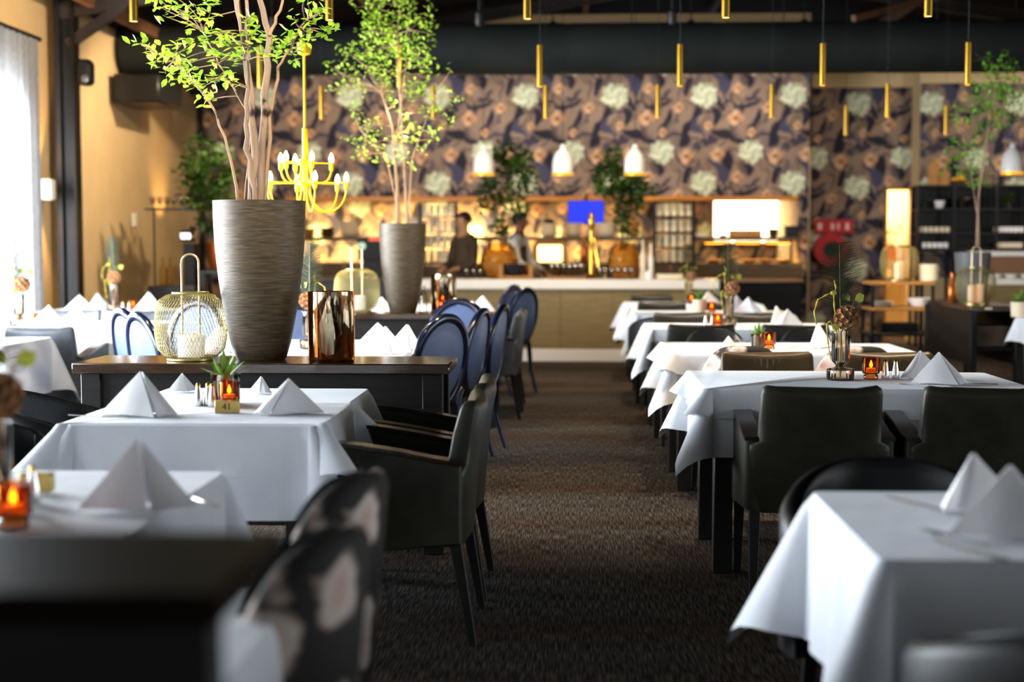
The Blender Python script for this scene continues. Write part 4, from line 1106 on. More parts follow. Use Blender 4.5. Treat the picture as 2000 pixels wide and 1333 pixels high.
def flower_vase_fn(full):
    def fn():
        t = root('flower_vase')
        MB().lathe([(.05, 0), (.056, .004), (.058, .045), (.05, .049), (.022, .055), (.019, .062), (.026, .07), (.032, .076), (.037, .082), (.038, .205), (.035, .205), (.034, .085), (.02, .07), (.01, .055), (.045, .042), (.045, .01), (.002, .008)], n=60, rib=.02, nrib=15).build('glass', M['champagne'], t, ang=60)
        MB().tube([(.0, .0, .012), (.006, 0, .1), (.0, 0, .2), (.015, -.005, .235)], .003, 6).build('stem', mat('green_stem', '5a6a2a', .6), t)
        MB().tube([(-.004, .004, .012), (-.002, .004, .2), (-.012, .004, .57)], [.0025, .002, .001], 6).build('feather_quill', mat('quill', 'c8b9a4', .5), t)
        g = random.Random(2)
        fh = MB(); c = Vector((.02, -.015, .265)); Rr = .054
        fh.ball(c, Rr * .8, 14, 10)
        for k in range(46):
            z = 1 - 2 * (k + .5) / 46; rr_ = math.sqrt(1 - z * z); a = k * 2.399
            d = Vector((rr_ * math.cos(a), rr_ * math.sin(a), z)); q = d.to_track_quat('Z', 'Y').to_matrix().to_4x4()
            rg = []
            for rad, hh in ((.004, 0), (.0125, .013), (.0155, .018), (.01, .01), (.002, .006)):
                rg.append([(rad * (1 + .18 * math.cos(5 * 2 * PI * i / 10)) * math.cos(2 * PI * i / 10), rad * math.sin(2 * PI * i / 10), hh) for i in range(10)])
            fh.loft(rg, m=Matrix.Translation(c + d * Rr * .62) @ q)
        fh.build('flower_head', M['flower'], t, ang=60)
        ft = MB()
        for k in range(90):
            tt = .15 + .85 * k / 90; z = .2 + .38 * tt
            for s in (-1, 1):
                a = g.uniform(-.5, .5); l = .095 * (math.sin(PI * min(1, tt * .93)) ** .6) * g.uniform(.7, 1.1) + .01
                p0 = Vector((-.003 - .009 * tt, .004, z)); d = Vector((s * math.cos(a), .5 * math.sin(a), .55)).normalized()
                ft.tube([p0, p0 + d * l * .5 + Vector((0, 0, -.002)), p0 + d * l + Vector((s * .004, 0, -.012))], [.0017, .0014, .0005], 3)
        ft.build('feather_barbs', M['feather'], t, kind='stuff')
        if full:
            for pts, nm in (([(-.01, 0, .2), (-.03, -.01, .30), (-.035, -.01, .36), (-.055, -.012, .365), (-.10, -.012, .34), (-.115, -.012, .29), (-.105, -.012, .235)], 'orchid'), ([(-.02, -.02, .2), (-.05, -.03, .25), (-.065, -.03, .24), (-.062, -.03, .18), (-.052, -.03, .12), (-.048, -.03, .09)], 'orchid'), ([(-.035, -.01, .36), (-.026, -.012, .39), (-.034, -.012, .42)], 'orchid')):
                fine = []
                for i in range(len(pts) - 1):
                    for q in range(3): fine.append(Vector(pts[i]).lerp(Vector(pts[i + 1]), q / 3))
                fine.append(Vector(pts[-1]))
                MB().tube(fine, [.0028 + .0016 * math.sin(i * 2.1) for i in range(len(fine))], 6).build('orchid_stem', M['orchid'], t, ang=60)
            MB().ball((-.036, -.012, .368), (.014, .008, .01), 10, 6).build('orchid_bloom', M['orchid'], t)
            for p, rt, s in (((.055, .0, .335), (.3, .2, .5), .05), ((.035, 0, .335), (2.6, .3, .7), .045), ((-.022, -.01, .205), (1.9, .0, 1.2), .04)):
                d = Vector((math.cos(rt[0]) * math.cos(rt[2]), rt[1], math.sin(rt[2]))).normalized()
                MB().add(LV, LF, Matrix.Translation(p) @ d.to_track_quat('X', 'Y').to_matrix().to_4x4() @ Matrix.Scale(s, 4) @ Matrix.Diagonal((1, 1.7, 1, 1))).build('leaf', mat('pale_dry_leaf', 'b8bc48', .6, c2='9ca03c', ns=30, translucent=.2), t, ang=180)
            MB().tube([(.03, -.005, .22), (.04, 0, .29), (.052, 0, .335)], .0015, 5).build('leaf_stem', M['twig'], t)
        return t
    return fn
ZT = .754
# table with the vase
place('vase', flower_vase_fn(True), (PX(1645, 6.02), 6.02, ZT), 0, 'ribbed champagne glass vase with brown seed head and dark feather on the sharpest table', 'flower vase', 'flower vases')
candle(PX(1705, 6.06), 6.06, ZT, 'amber candle holder right of the ribbed vase')
shakers(PX(1744, 6.06), 6.06, ZT, 'right of the ribbed vase')
napkin(PX(1805, 6.12), 6.12, ZT, .3, 0, 'folded white napkin behind, right of the shakers on the vase table')
napkin(PX(1838, 5.86), 5.86, ZT, -.1, 1, 'folded white napkin in front, right of the shakers on the vase table')
cutlery('fork', PX(1779, 5.8), 5.8, ZT, .4, 'steel fork at the foot of the front napkin on the vase table')
cutlery('knife', PX(1905, 5.85), 5.85, ZT, 1.2, 'steel knife right of the front napkin on the vase table')
# second table
place('vsucc', succulent_fn(.085, 'glass'), (PX(1482, 7.9), 7.9, ZT), 0, 'small spiky green succulent in ribbed glass on the second table', 'potted plant', 'small succulents', 1.05)
candle(PX(1504, 7.82), 7.82, ZT, 'lit amber candle holder beside the succulent on the second table')
napkin(PX(1604, 7.95), 7.95, ZT, 1.2, 1, 'folded white napkin on the second table, just left of the ribbed vase')
cutlery('knife', PX(1566, 7.85), 7.85, ZT, .9, 'knife lying on the second table beside its napkin')
napkin(PX(1425, 7.95), 7.95, ZT, .1, 2, 'white napkin lying low on the second table behind the floral chair', .45)
# third table
place('vase', None, (PX(1424, 10.1), 10.1, ZT), .2, 'champagne glass vase with trailing orchid on the third table', 'flower vase', 'flower vases')
candle(PX(1403, 9.95), 9.95, ZT, 'lit amber candle holder on the third table')
shakers(PX(1386, 9.95), 9.95, ZT, 'beside the candle on the third table')
napkin(PX(1541, 10.1), 10.1, ZT, .2, 0, 'folded white napkin on the third table, right one of its pair')
napkin(PX(1520, 10.3), 10.3, ZT, .9, 1, 'folded white napkin on the third table, left one of its pair')
# fourth table
place('psucc', succulent_fn(.11, 'pot'), (PX(1367, 12.1), 12.1, ZT), 0, 'green succulent in a cream pot on the fourth table', 'potted plant', 'potted succulents', 1.1)
candle(PX(1391, 12.0), 12.0, ZT, 'lit amber candle holder on the fourth table')
napkin(PX(1440, 12.2), 12.2, ZT, .2, 2, 'folded white napkin on the fourth table, nearer the cream pot')
napkin(PX(1462, 12.1), 12.1, ZT, -.3, 1, 'folded white napkin on the fourth table, right of the orchids')
# fifth table
place('vase', None, (PX(1346, 14.1), 14.1, ZT), .4, 'champagne glass vase with feather on the table closest to the bar', 'flower vase', 'flower vases')
candle(PX(1351, 13.9), 13.9, ZT, 'lit amber candle holder on the table closest to the bar')
napkin(PX(1385, 14.1), 14.1, ZT, .3, 0, 'folded white napkin on the table closest to the bar')
# numbered table
napkin(PX(268, 4.66), 4.66, ZT, -.12, 1, 'large folded white napkin left of the brass number block', 1.12)
napkin(PX(562, 4.72), 4.72, ZT, .12, 0, 'large folded white napkin right of the brass number block', 1.0)
napkin(PX(352, 5.45), 5.45, ZT, .3, 2, 'white napkin lying low at the back left of the numbered table', .5)
napkin(PX(506, 5.4), 5.4, ZT, -.4, 2, 'white napkin lying low at the back right of the numbered table', .45)
place('vsucc', None, (PX(437, 5.02), 5.02, ZT), 0, 'spiky green succulent in ribbed copper glass on the numbered table', 'potted plant', 'small succulents', 1.45)
candle(PX(444, 4.9), 4.9, ZT, 'lit amber candle holder behind the brass number block')
shakers(PX(392, 4.95), 4.95, ZT, 'left of the succulent on the numbered table', .032)
shk = place('shaker', None, (PX(411, 4.93), 4.93, ZT), 0, 'slim steel shaker touching the succulent glass on the numbered table', 'shaker', 'salt and pepper shakers')
nb = thing('number_block', 'small brass block with the table number 41', 'table number', (PX(440, 4.74), 4.74, ZT), .05)
MB().box((0, 0, .022), (.082, .022, .044), .002).build('block', M['number_block'], nb)
tc_ = bpy.data.curves.new('digits', 'FONT'); tc_.body = '41'; tc_.size = .032; tc_.align_x = 'CENTER'; tc_.align_y = 'CENTER'; tc_.extrude = .0004
to = bpy.data.objects.new('digits_tmp', tc_); COL.objects.link(to)
dg = bpy.context.evaluated_depsgraph_get()
dme = bpy.data.meshes.new_from_object(to.evaluated_get(dg)); bpy.data.objects.remove(to)
dme.materials.clear(); dme.materials.append(M['print'])
do = link('digits', dme, nb, (0, -.0115, .022)); do.rotation_euler = (PI / 2, 0, 0)
cutlery('knife', PX(190, 4.62), 4.62, ZT, 1.45, 'knife left of the large napkin on the numbered table')
# left foreground table
napkin(PX(262, 3.0), 3.0, ZT, .1, 2, 'large blurred white napkin in the left foreground', 1.05)
shakers(PX(28, 3.05), 3.05, ZT, 'at the left picture edge in the foreground', .05)
tag(MB().box((0, 0, .022), (.075, .03, .045), .002).build('number_block', M['number_block']), 'blank brass block behind the foreground shakers', 'table number').location = (PX(62, 3.2), 3.2, ZT)
cutlery('fork', PX(378, 3.1), 3.1, ZT, .7, 'blurred fork right of the foreground napkin')
place('vase', None, (PX(6, 2.93) - .03, 2.93, ZT), 0, 'blurred vase with a brown seed head cut by the left picture edge', 'flower vase', 'flower vases', .95)
candle(PX(14, 2.78), 2.78, ZT, 'blurred amber candle holder at the left foreground edge', 0)
# right foreground table
napkin(PX(1920, 3.08), 3.08, ZT, .5, 0, 'blurred napkin standing at the back of the right foreground table', 1.0)
napkin(PX(1985, 2.78), 2.78, ZT, -.1, 1, 'blurred napkin cut by the right picture edge on the foreground table', 1.05)
cutlery('knife', PX(1800, 3.1), 3.1, ZT, .45, 'knife with an orange glint on the right foreground table')
cutlery('fork', PX(1868, 2.76), 2.76, ZT, .5, 'fork at the tip of the right foreground napkin')
cutlery('knife', PX(1905, 2.63), 2.63, ZT, .45, 'knife handle at the front edge of the right foreground table')
# blue chair table
napkin(PX(738, 8.2), 8.2, ZT, .2, 0, 'folded white napkin at the back of the table behind the bronze cylinder')
napkin(PX(752, 7.42), 7.42, ZT, .1, 2, 'folded white napkin, front of the three right of the bronze cylinder')
napkin(PX(792, 7.8), 7.8, ZT, -.6, 1, 'pinkish lit folded napkin, rightmost of the three by the bronze cylinder')
napkin(PX(425, 7.5), 7.5, ZT, .4, 2, 'folded white napkin between the mesh lantern and the large planter')
place('vase', None, (PX(603, 7.75), 7.75, ZT), 2.6, 'champagne glass vase with brown seed head behind the bronze cylinder', 'flower vase', 'flower vases')
# table behind the second sideboard and beyond
napkin(PX(915, 11.2), 11.2, ZT, .3, 0, 'folded white napkin showing right of the amber candle, left one', 1.2)
napkin(PX(942, 11.6), 11.6, ZT, -.2, 1, 'folded white napkin showing right of the amber candle, right one', 1.2)
napkin(PX(745, 11.3), 11.3, ZT, .2, 2, 'folded white napkin left of the smaller planter', 1.1)
ca = candle(PX(861, 10.245), 10.245, .83, 'bright amber candle holder on the second sideboard')
tag(MB().lathe([(.026, 0), (.03, .004), (.028, .12), (.018, .15), (.012, .16), (.012, .2), (.009, .2)], n=20).build('clear_bottle', M['clear'], None, (PX(827, 10.33), 10.33, .83)), 'clear glass bottle right of the smaller planter', 'bottle')
# left window tables
place('vase', None, (PX(34, 9.9), 9.9, ZT), .6, 'flower vase with pale orchids on the sunlit window table', 'flower vase', 'flower vases', 1.1)
candle(PX(70, 9.85), 9.85, ZT, 'amber candle holder on the sunlit window table')
shakers(PX(54, 9.8), 9.8, ZT, 'on the sunlit window table')
napkin(PX(92, 9.75), 9.75, ZT, .2, 1, 'sunlit folded napkin, left one on the window table', 1.15)
napkin(PX(146, 9.85), 9.85, ZT, -.2, 0, 'sunlit folded napkin, right one on the window table', 1.15)
cutlery('fork', PX(140, 9.6), 9.6, ZT, .2, 'fork on the sunlit window table')
napkin(PX(153, 12.2), 12.2, ZT, .1, 0, 'folded napkin on the back wall table, left one', 1.15)
napkin(PX(190, 12.3), 12.3, ZT, .8, 1, 'pinkish folded napkin on the back wall table, second from left', 1.15)
place('vase', None, (PX(221, 12.2), 12.2, ZT), -.5, 'flower vase on the back wall table against the beige wall', 'flower vase', 'flower vases', 1.1)
shakers(PX(244, 12.1), 12.1, ZT, 'on the back wall table', .05)
candle(PX(258, 12.2), 12.2, ZT, 'amber candle holder on the back wall table')
napkin(PX(289, 12.1), 12.1, ZT, .1, 2, 'folded napkin on the back wall table, left of the mesh lantern', 1.15)
place('psucc', None, (PX(1993, 11.4), 11.4, ZT), 0, 'succulent in a cream pot at the right picture edge', 'potted plant', 'potted succulents', 1.2)

# ------------------------------------------------------------------ hanging lamps
def tube_pendant():
    t = root('tube_pendant')
    MB().lathe([(.019, 0), (.0225, .002), (.0225, .3), (.019, .302), (.004, .304)], n=20, caps=False).build('tube', M['gold'], t)
    MB().lathe([(.0195, .004), (.0195, .02), (.001, .022)], n=16).build('lens', mat('lit_lens', 'fff0d0', .3, emis='ffd890', es=8), t)
    MB().tube([(0, 0, .3), (0, 0, 2.1)], .002, 5).build('wire', M['black_metal'], t)
    return t
ROWN = ['first row from us', 'second row', 'third row', 'fourth row']
XN = {-2.28: 'over the far left', -1.25: 'over the left tables', -.22: 'over the aisle', .8: 'over the aisle side of the right tables', 1.83: 'over the outer side of the right tables', 2.87: 'beyond the right tables', 3.9: 'farthest right'}
for r, (yy_, zb, xs) in enumerate([(7.45, 2.49, (-2.28, -1.25, -.22, .8, 1.83)), (10.5, 2.48, (-2.28, -1.25, -.22, .8, 1.83, 2.87)), (13.1, 2.48, (-2.28, -1.25, -.22, .8, 1.83, 2.87)), (15.05, 2.47, (2.87, 3.9))]):
    for x in xs:
        o = place('tube', tube_pendant, (x, yy_, zb), 0, 'thin gold tube pendant ' + XN[x] + ', ' + ROWN[r], 'pendant lamp', 'gold tube pendants')
        light('pendant_light', 'SPOT', (0, 0, -.01), 95 if r < 3 else 60, (1, .8, .56), o, .03, target=(0, 0, -2), spot=78, blend=.6)
def bell():
    t = root('bell_pendant')
    MB().lathe([(.118, 0), (.12, .004), (.12, .12), (.113, .18), (.092, .24), (.06, .28), (.035, .30), (.03, .32), (.028, .345), (.012, .355), (.008, .34), (.025, .29), (.085, .235), (.108, .17), (.114, .1), (.114, .004)], n=32).build('shade', M['white_paint'], t, ang=50)
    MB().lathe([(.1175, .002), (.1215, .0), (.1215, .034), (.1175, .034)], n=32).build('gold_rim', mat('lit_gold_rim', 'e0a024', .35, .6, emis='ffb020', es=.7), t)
    MB().ball((0, 0, .1), .035, 14, 8).build('bulb', mat('warm_bulb', 'fff0d0', .3, emis='ffc870', es=10), t)
    MB().tube([(0, 0, .35), (0, 0, 2.45)], .004, 5).build('cable', M['black_metal'], t)
    return t
for px, lab in ((945, 'white bell pendant over the bar, leftmost'), (1099, 'white bell pendant over the middle of the bar'), (1239, 'white bell pendant over the bar, right of the beer tap'), (1973, 'white bell pendant at the right picture edge')):
    o = place('bell', bell, (PX(px, 16.15), 16.15, PZ(344, 16.15)), 0, lab, 'pendant lamp', 'white bell pendants')
    light('bell_light', 'SPOT', (0, 0, .05), 140, WARM, o, .04, target=(0, 0, -2), spot=110, blend=.5)
# chandelier
YC = 8.0
kx = YC / FPX
ch = thing('chandelier', 'bright yellow two tier chandelier with lit candle bulbs', 'chandelier', (PX(598, YC), YC, PZ(415, YC)))
zc = lambda py: PZ(py, YC) - PZ(415, YC)
MB().lathe([(.012, zc(106)), (.035, zc(103)), (.039, zc(96)), (.039, zc(83)), (.03, zc(82))], n=24).build('ceiling_cup', M['yellow'], ch)
MB().lathe([(.0075, zc(252)), (.0075, zc(104))], n=14).build('stem', M['yellow'], ch)
MB().lathe([(.016, zc(372)), (.016, zc(250)), (.01, zc(248))], n=18).build('column', M['yellow'], ch)
MB().lathe([(.03, zc(322)), (.042, zc(321)), (.042, zc(311)), (.03, zc(310))], n=24).build('upper_hub', M['yellow'], ch)
MB().lathe([(.03, zc(363)), (.04, zc(362)), (.04, zc(355)), (.03, zc(354))], n=24).build('lower_hub', M['yellow'], ch)
MB().tube([(0, 0, zc(83)), (0, 0, zc(83) + 1.9)], .0025, 5).build('wire', M['black_metal'], ch)
for tier, rad, zr, zb, angs in (('upper', 54 * kx, zc(317), zc(357), [163, 238, 122, 294, 30]), ('lower', 83 * kx, zc(357), zc(414), [165, 227, 112, 293, 51, 352])):
    for a in angs:
        a = R(a); c, s_ = math.cos(a), math.sin(a)
        r0 = .026; pts = [(r0 * c, r0 * s_, zr - .01)]
        for k in range(1, 14):
            q = PI * k / 13
            rr_ = (r0 + rad) / 2 - (rad - r0) / 2 * math.cos(q); zz = zb + (zr - .03 - zb) * (1 - math.sin(q)) ** 1.0
            pts.append((rr_ * c, rr_ * s_, zz))
        arm = MB().tube(pts, .0045, 7).build('arm', M['yellow'], ch, ang=60)
        MB().lathe([(.006, zr - .045), (.012, zr - .035), (.0135, zr - .002), (.011, zr + .004)], (rad * c, rad * s_, 0), n=12).build('socket', M['yellow'], arm)
        MB().tube([(.03 * c, .03 * s_, zr), (rad * 1.06 * c, rad * 1.06 * s_, zr)], .003, 5).build('spoke', M['yellow'], arm)
        MB().lathe([(.009, 0), (.0145, .018), (.012, .036), (.003, .056)], (rad * c, rad * s_, zr + .002), n=12).build('bulb', M['bulb'], arm)
light('chandelier_light', 'POINT', (0, 0, zc(335)), 14, (1, .7, .3), ch, .16)
# ------------------------------------------------------------------ bar and kitchen
YB = 16.2
bl, br_ = PX(790, YB), PX(1402, YB)
zt = PZ(546, YB); zu = PZ(565, YB); zp = PZ(682, YB)
bar = thing('bar_counter', 'long bar counter with white stone top and oak front', 'bar', ((bl + br_) / 2, YB + .35, 0))
wB = br_ - bl
MB().box((0, -.02, (zt + zu) / 2), (wB + .04, .74, zt - zu), .008).build('stone_top', M['bar_white'], bar)
np_ = 6
for k in range(np_): MB().box((-wB / 2 + wB * (k + .5) / np_, -.33, (zu + zp) / 2), (wB / np_ - .003, .03, zu - zp), .002).build('front_panel', M['bar_front'], bar)
MB().box((0, .05, zu / 2), (wB - .04, .6, zu - .01)).build('carcass', M['walnut'], bar)
MB().box((0, -.335, zp / 2), (wB, .05, zp), .003).build('plinth', M['bar_white'], bar)
MB().box((wB / 2 + .0, 0, zu / 2), (.04, .68, zu), .004).build('end_panel', M['bar_white'], bar)
# darker counter left of the bar
lc = thing('side_counter', 'dark counter with wooden edge left of the bar behind the planters', 'counter', ((bl - .1 + PX(430, 16.5)) / 2, 16.75, 0))
wL = bl - .1 - PX(430, 16.5)
MB().box((0, 0, .93), (wL, .6, .05), .005).build('top', M['walnut'], lc)
MB().box((0, .02, .45), (wL - .04, .5, .9)).build('body', M['black_wood'], lc)
# back counter and pass shelf
bc = thing('back_counter', 'walnut kitchen counter running under the pass', 'counter', ((X0 + X1) / 2, 18.3, 0))
wk_ = X1 - X0
MB().box((0, .0, 1.085), (wk_ - .02, .52, .03), .003).build('top', M['walnut'], bc)
for k in range(8): MB().box((-wk_ / 2 + .01 + (wk_ - .02) * (k + .5) / 8, -.24, .985), (wk_ / 8 - .01, .03, .165), .002).build('drawer_front', M['walnut'], bc)
MB().box((0, -.27, .885), (wk_ - .02, .07, .03), .004).build('ledge', mat('ledge_wood', 'a5764a', .5), bc)
MB().box((0, .02, .43), (wk_ - .04, .44, .86)).build('body', M['black'], bc)
ps = thing('pass_shelf', 'long walnut shelf crossing the kitchen pass', 'shelf', ((X0 + X1) / 2, 18.42, 0))
zs_ = PZ(463, 18.42)
MB().box((0, 0, zs_ - .025), (wk_ - .03, .3, .05), .004).build('board', M['walnut'], ps)
for x in np.linspace(-wk_ / 2 + .1, wk_ / 2 - .1, 6): MB().box((x, .05, (1.1 + zs_ - .05) / 2), (.03, .03, zs_ - .05 - 1.1)).build('post', M['black_metal'], ps)
heat = mat('heat_lamp_glow', 'ffb040', .4, emis='ff9a20', es=6)
for k, (px, lab) in enumerate(((1400, 'left'), (1460, 'middle'), (1520, 'right'))):
    hl = thing('heat_lamp', 'glowing heat lamp under the pass shelf at the hot counter, %s one' % lab, 'heat lamp', (PX(px, 18.38), 18.38, zs_ - .055), 0, 'heat lamps under the pass shelf')
    MB().box((0, 0, -.012), (.34, .1, .022), .004).build('housing', M['black_metal'], hl)
    MB().box((0, 0, -.028), (.3, .03, .01), .003).build('glow_tube', heat, hl)
    light('heat_light', 'AREA', (0, 0, -.04), 9, (1, .5, .12), hl, .3, .05, (0, 0, -1))
# bowls, boxes and dishes on the shelf
def bowlstack(px, w_px, top_py, mt, label, Y=18.42, n=4, zb=None):
    zb = zs_ if zb is None else zb
    r = w_px / 2 * Y / FPX; H = PZ(top_py, Y) - zb; hh = H / n
    for k in range(n):
        o = MB().lathe([(r * .55, 0), (r * .6, .006), (r * .93, hh * .8), (r, hh * 1.15), (r * .95, hh * 1.15), (r * .5, .012)], n=24).build('bowl', M[mt], None, (PX(px, Y), Y, zb + k * hh), ang=50)
        tag(o, label + ', ' + ['bottom', 'second', 'third', 'top'][k if n == 4 else (k if k < n - 1 else 3)] + ' of the stack', 'bowl', 'bowls on the pass shelf')
bowlstack(604, 26, 448, 'oak', 'tan bowl at the far left end of the pass shelf', n=2)
bowlstack(640, 34, 446, 'walnut', 'brown bowl near the left end of the pass shelf', n=2)
bowlstack(685, 42, 434, 'cream', 'cream bowl right of the brown bowls on the pass shelf', n=4)
bowlstack(1072, 38, 438, 'cream', 'cream bowl above the glowing display box', n=4)
bowlstack(1120, 38, 437, 'cream', 'cream bowl under the blue screen', n=4)
bowlstack(1153, 24, 443, 'cream', 'small cream bowl behind the beer tap head', n=3)
bowlstack(1184, 42, 437, 'cream', 'wide cream bowl right of the beer tap', n=4)
bowlstack(1237, 26, 434, 'oak', 'tan bowl left of the right hand cup rack', n=4)
bowlstack(1510, 24, 448, 'walnut', 'brown bowl at the right of the hot pass shelf', n=3)
bowlstack(1412, 22, 459, 'plate', 'white dish at the left of the hot pass shelf', n=1)
for px, w_, top, mt, lab in ((1545, 24, 442, 'black', 'black box at the right end of the pass shelf'), (1455, 60, 450, 'oak', 'long tan bread box in front of the bright panel'), (1368, 26, 455, 'cream', 'cream plate box right of the cup rack')):
    hgt = PZ(top, 18.42) - zs_
    b_ = thing('storage_box', lab, 'box', (PX(px, 18.42), 18.42, zs_), 0, 'boxes on the pass shelf')
    MB().box((0, 0, hgt * .45), (w_ * 18.42 / FPX, .2, hgt * .9), .006).build('body', M[mt], b_)
    MB().box((0, 0, hgt * .95), (w_ * 18.42 / FPX + .01, .21, hgt * .1), .004).build('lid', M[mt], b_)
# cup racks
def rack(px0, px1, y0, y1, label, where, cup):
    x0, x1 = PX(px0, 18.08), PX(px1, 18.08); za, zb = 1.1, PZ(y0, 18.08)
    t = thing('cup_rack', label, 'rack', ((x0 + x1) / 2, 18.12, za))
    wd = x1 - x0; H = zb - za
    for sx in (-1, 1):
        for sy in (-1, 1): MB().box((sx * (wd / 2 - .015), sy * .1, H / 2), (.03, .025, H)).build('post', M['black_metal'], t)
    for k in range(5): MB().box((0, 0, H * (k / 4) * .985 + .006), (wd, .22, .012)).build('shelf', M['black_metal'], t)
    rows = ['bottom', 'second', 'third', 'top']
    cols = ['first', 'second', 'third', 'fourth', 'fifth']
    for k in range(4):
        for i in range(5):
            for j in range(2):
                lab = 'pale cup on the %s shelf of the %s, %s from left, %s' % (rows[k], where, cols[i], 'lower' if j == 0 else 'stacked on top')
                place('cup' + cup, lambda: MB().lathe([(.026, 0), (.032, .004), (.036, .055), (.036, .075), (.033, .075), (.028, .01)], n=16).build('cup', mat('cup_' + cup, 'f0dcb0', .3, c2='fff0cc', ns=8), None, ang=50), (x0 + .075 + (wd - .15) * i / 4, 18.12, za + H * (k / 4) * .985 + .013 + j * .075), 0, lab, 'cup', 'cups in the kitchen racks')
rack(818, 893, 395, 520, 'dark cup rack left of the cooks', 'left rack', 'a')
rack(1276, 1357, 393, 520, 'dark cup rack right of the beer tap', 'right rack', 'b')
# screen, bright panel, glowing box
sc_ = thing('wall_screen', 'plain blue screen hanging under the pass beam', 'screen', (PX(1144, 18.5), 18.5, PZ(415, 18.5)))
w_ = PX(1178, 18.5) - PX(1110, 18.5); h_ = PZ(393, 18.5) - PZ(437, 18.5)
MB().box((0, .02, 0), (w_ + .02, .03, h_ + .02), .004).build('casing', M['black'], sc_)
MB().box((0, .003, 0), (w_, .004, h_)).build('display', mat('blue_display', '1a2cc8', .3, emis='1c30d8', es=.55), sc_)
MB().box((0, .02, h_ / 2 + .05), (.03, .02, .1)).build('bracket', M['black_metal'], sc_)
bp = thing('light_panel', 'glaring white light panel on the kitchen wall above the hot counter', 'light panel', (PX(1456, 20.9), 20.9, PZ(430, 20.9)))
w_ = PX(1518, 20.9) - PX(1393, 20.9); h_ = PZ(386, 20.9) - PZ(474, 20.9)
MB().box((0, .03, 0), (w_ + .05, .05, h_ + .05), .005).build('frame', M['oak'], bp)
MB().box((0, .0, 0), (w_, .01, h_)).build('diffuser', mat('light_panel_glow', 'fff6dc', .4, emis='fff0cc', es=4), bp)
gb = thing('display_box', 'glowing warm display box on the back counter below the cream bowls', 'display box', (PX(1074, 18.0), 18.1, 1.1))
w_ = PX(1099, 18.0) - PX(1050, 18.0)
MB().box((0, 0, .12), (w_, .15, .22), .02).build('glow_body', mat('display_glow', 'ffe9b0', .4, emis='ffdf90', es=2.5), gb)
MB().box((0, 0, .255), (w_ * .9, .14, .045), .01).build('lid', M['oak'], gb)
rg = thing('register', 'dark cash register with an orange strip behind the smaller planter', 'cash register', (PX(738, 17.0), 16.9, .955))
MB().box((0, 0, .1), (.3, .2, .2), .01).build('base', M['black'], rg)
MB().box((-.05, .0, .32), (.34, .04, .26), .008).build('screen', M['black'], rg)
MB().box((.02, -.022, .435), (.22, .006, .03)).build('orange_strip', mat('orange_strip', 'e8501a', .4, emis='e8501a', es=.6), rg)
MB().lathe([(.04, 0), (.045, .006), (.02, .01)], n=20).build('green_logo', mat('pale_green_badge', 'bfe8d0', .4, emis='bfe8d0', es=.3), rg, (-.17, -.03, .36))
KIDS[rg][-1].rotation_euler = (PI / 2, 0, 0)

# --- trees in glass jars on the bar
def jar_tree(px, jl, jr, jt, label, stems, blobs, seed, Y=16.72):
    b = P(px, 545, Y); b.z = zt
    r = (jr - jl) / 2 * Y / FPX; H = PZ(jt, Y) - zt
    def pot(t):
        MB().lathe([(r * .55, 0), (r * .7, .01), (r * .97, H * .35), (r, H * .55), (r * .85, H * .82), (r * .6, H * .93), (r * .62, H), (r * .57, H), (r * .55, H * .92), (r * .8, H * .8), (r * .95, H * .5), (r * .6, .02)], n=36).build('glass_jar', M['jar'], t, ang=50)
        MB().lathe([(r * .55, .02), (r * .9, H * .35), (r * .93, H * .55), (r * .8, H * .78), (.01, H * .8)], n=28).build('amber_filling', mat('amber_filling', 'f4d090', .5, c2='e4b468', ns=9, translucent=.6), t)
    return small_tree('jar_tree', label, b, pot, stems, blobs, 900, .10, 'leaf_dark', seed, Y, .4, 'bark', .1)
jar_tree(975, 938, 1012, 474, 'dark green bushy branches in a round amber jar, left on the bar', [([(975, 538), (980, 450), (990, 380), (985, 300)], .02), ([(975, 530), (1000, 400), (1025, 340)], .014)],
    [(990, 300, 28, 20), (970, 320, 30, 22), (1020, 320, 26, 22), (1000, 345, 46, 20), (960, 365, 30, 16), (1035, 360, 20, 16), (990, 380, 40, 18), (960, 400, 26, 14), (1010, 410, 22, 14), (975, 440, 18, 18), (985, 460, 14, 12), (945, 405, 12, 8)], 21)
jar_tree(1219, 1186, 1252, 474, 'dark green bushy branches in a round amber jar, right on the bar', [([(1219, 538), (1216, 450), (1210, 380), (1195, 300)], .02), ([(1219, 530), (1230, 400), (1245, 350)], .014)],
    [(1195, 305, 18, 18), (1190, 335, 32, 18), (1225, 345, 34, 18), (1245, 365, 28, 14), (1195, 370, 34, 16), (1225, 385, 34, 16), (1240, 400, 20, 14), (1215, 420, 18, 14), (1220, 445, 14, 14), (1170, 355, 14, 8)], 22)
# beer tap
tp = thing('beer_tap', 'tall gold beer tap standing on the bar', 'beer tap', (PX(1155, 16.45), 16.45, zt))
Ht = PZ(413, 16.45) - zt
MB().lathe([(.07, 0), (.075, .01), (.06, .03), (.03, .06), (.026, Ht * .6), (.024, Ht * .72)], n=24).build('column', M['gold'], tp)
MB().lathe([(.02, Ht * .7), (.035, Ht * .78), (.044, Ht * .86), (.03, Ht * .95), (.006, Ht)], n=20).build('finial', M['gold'], tp)
MB().tube([(0, -.02, Ht * .55), (0, -.1, Ht * .53), (0, -.12, Ht * .44)], .012, 8).build('spout', M['gold'], tp)
MB().tube([(.03, -.02, Ht * .6), (.09, -.05, Ht * .1)], .008, 6).build('lever', M['gold'], tp)
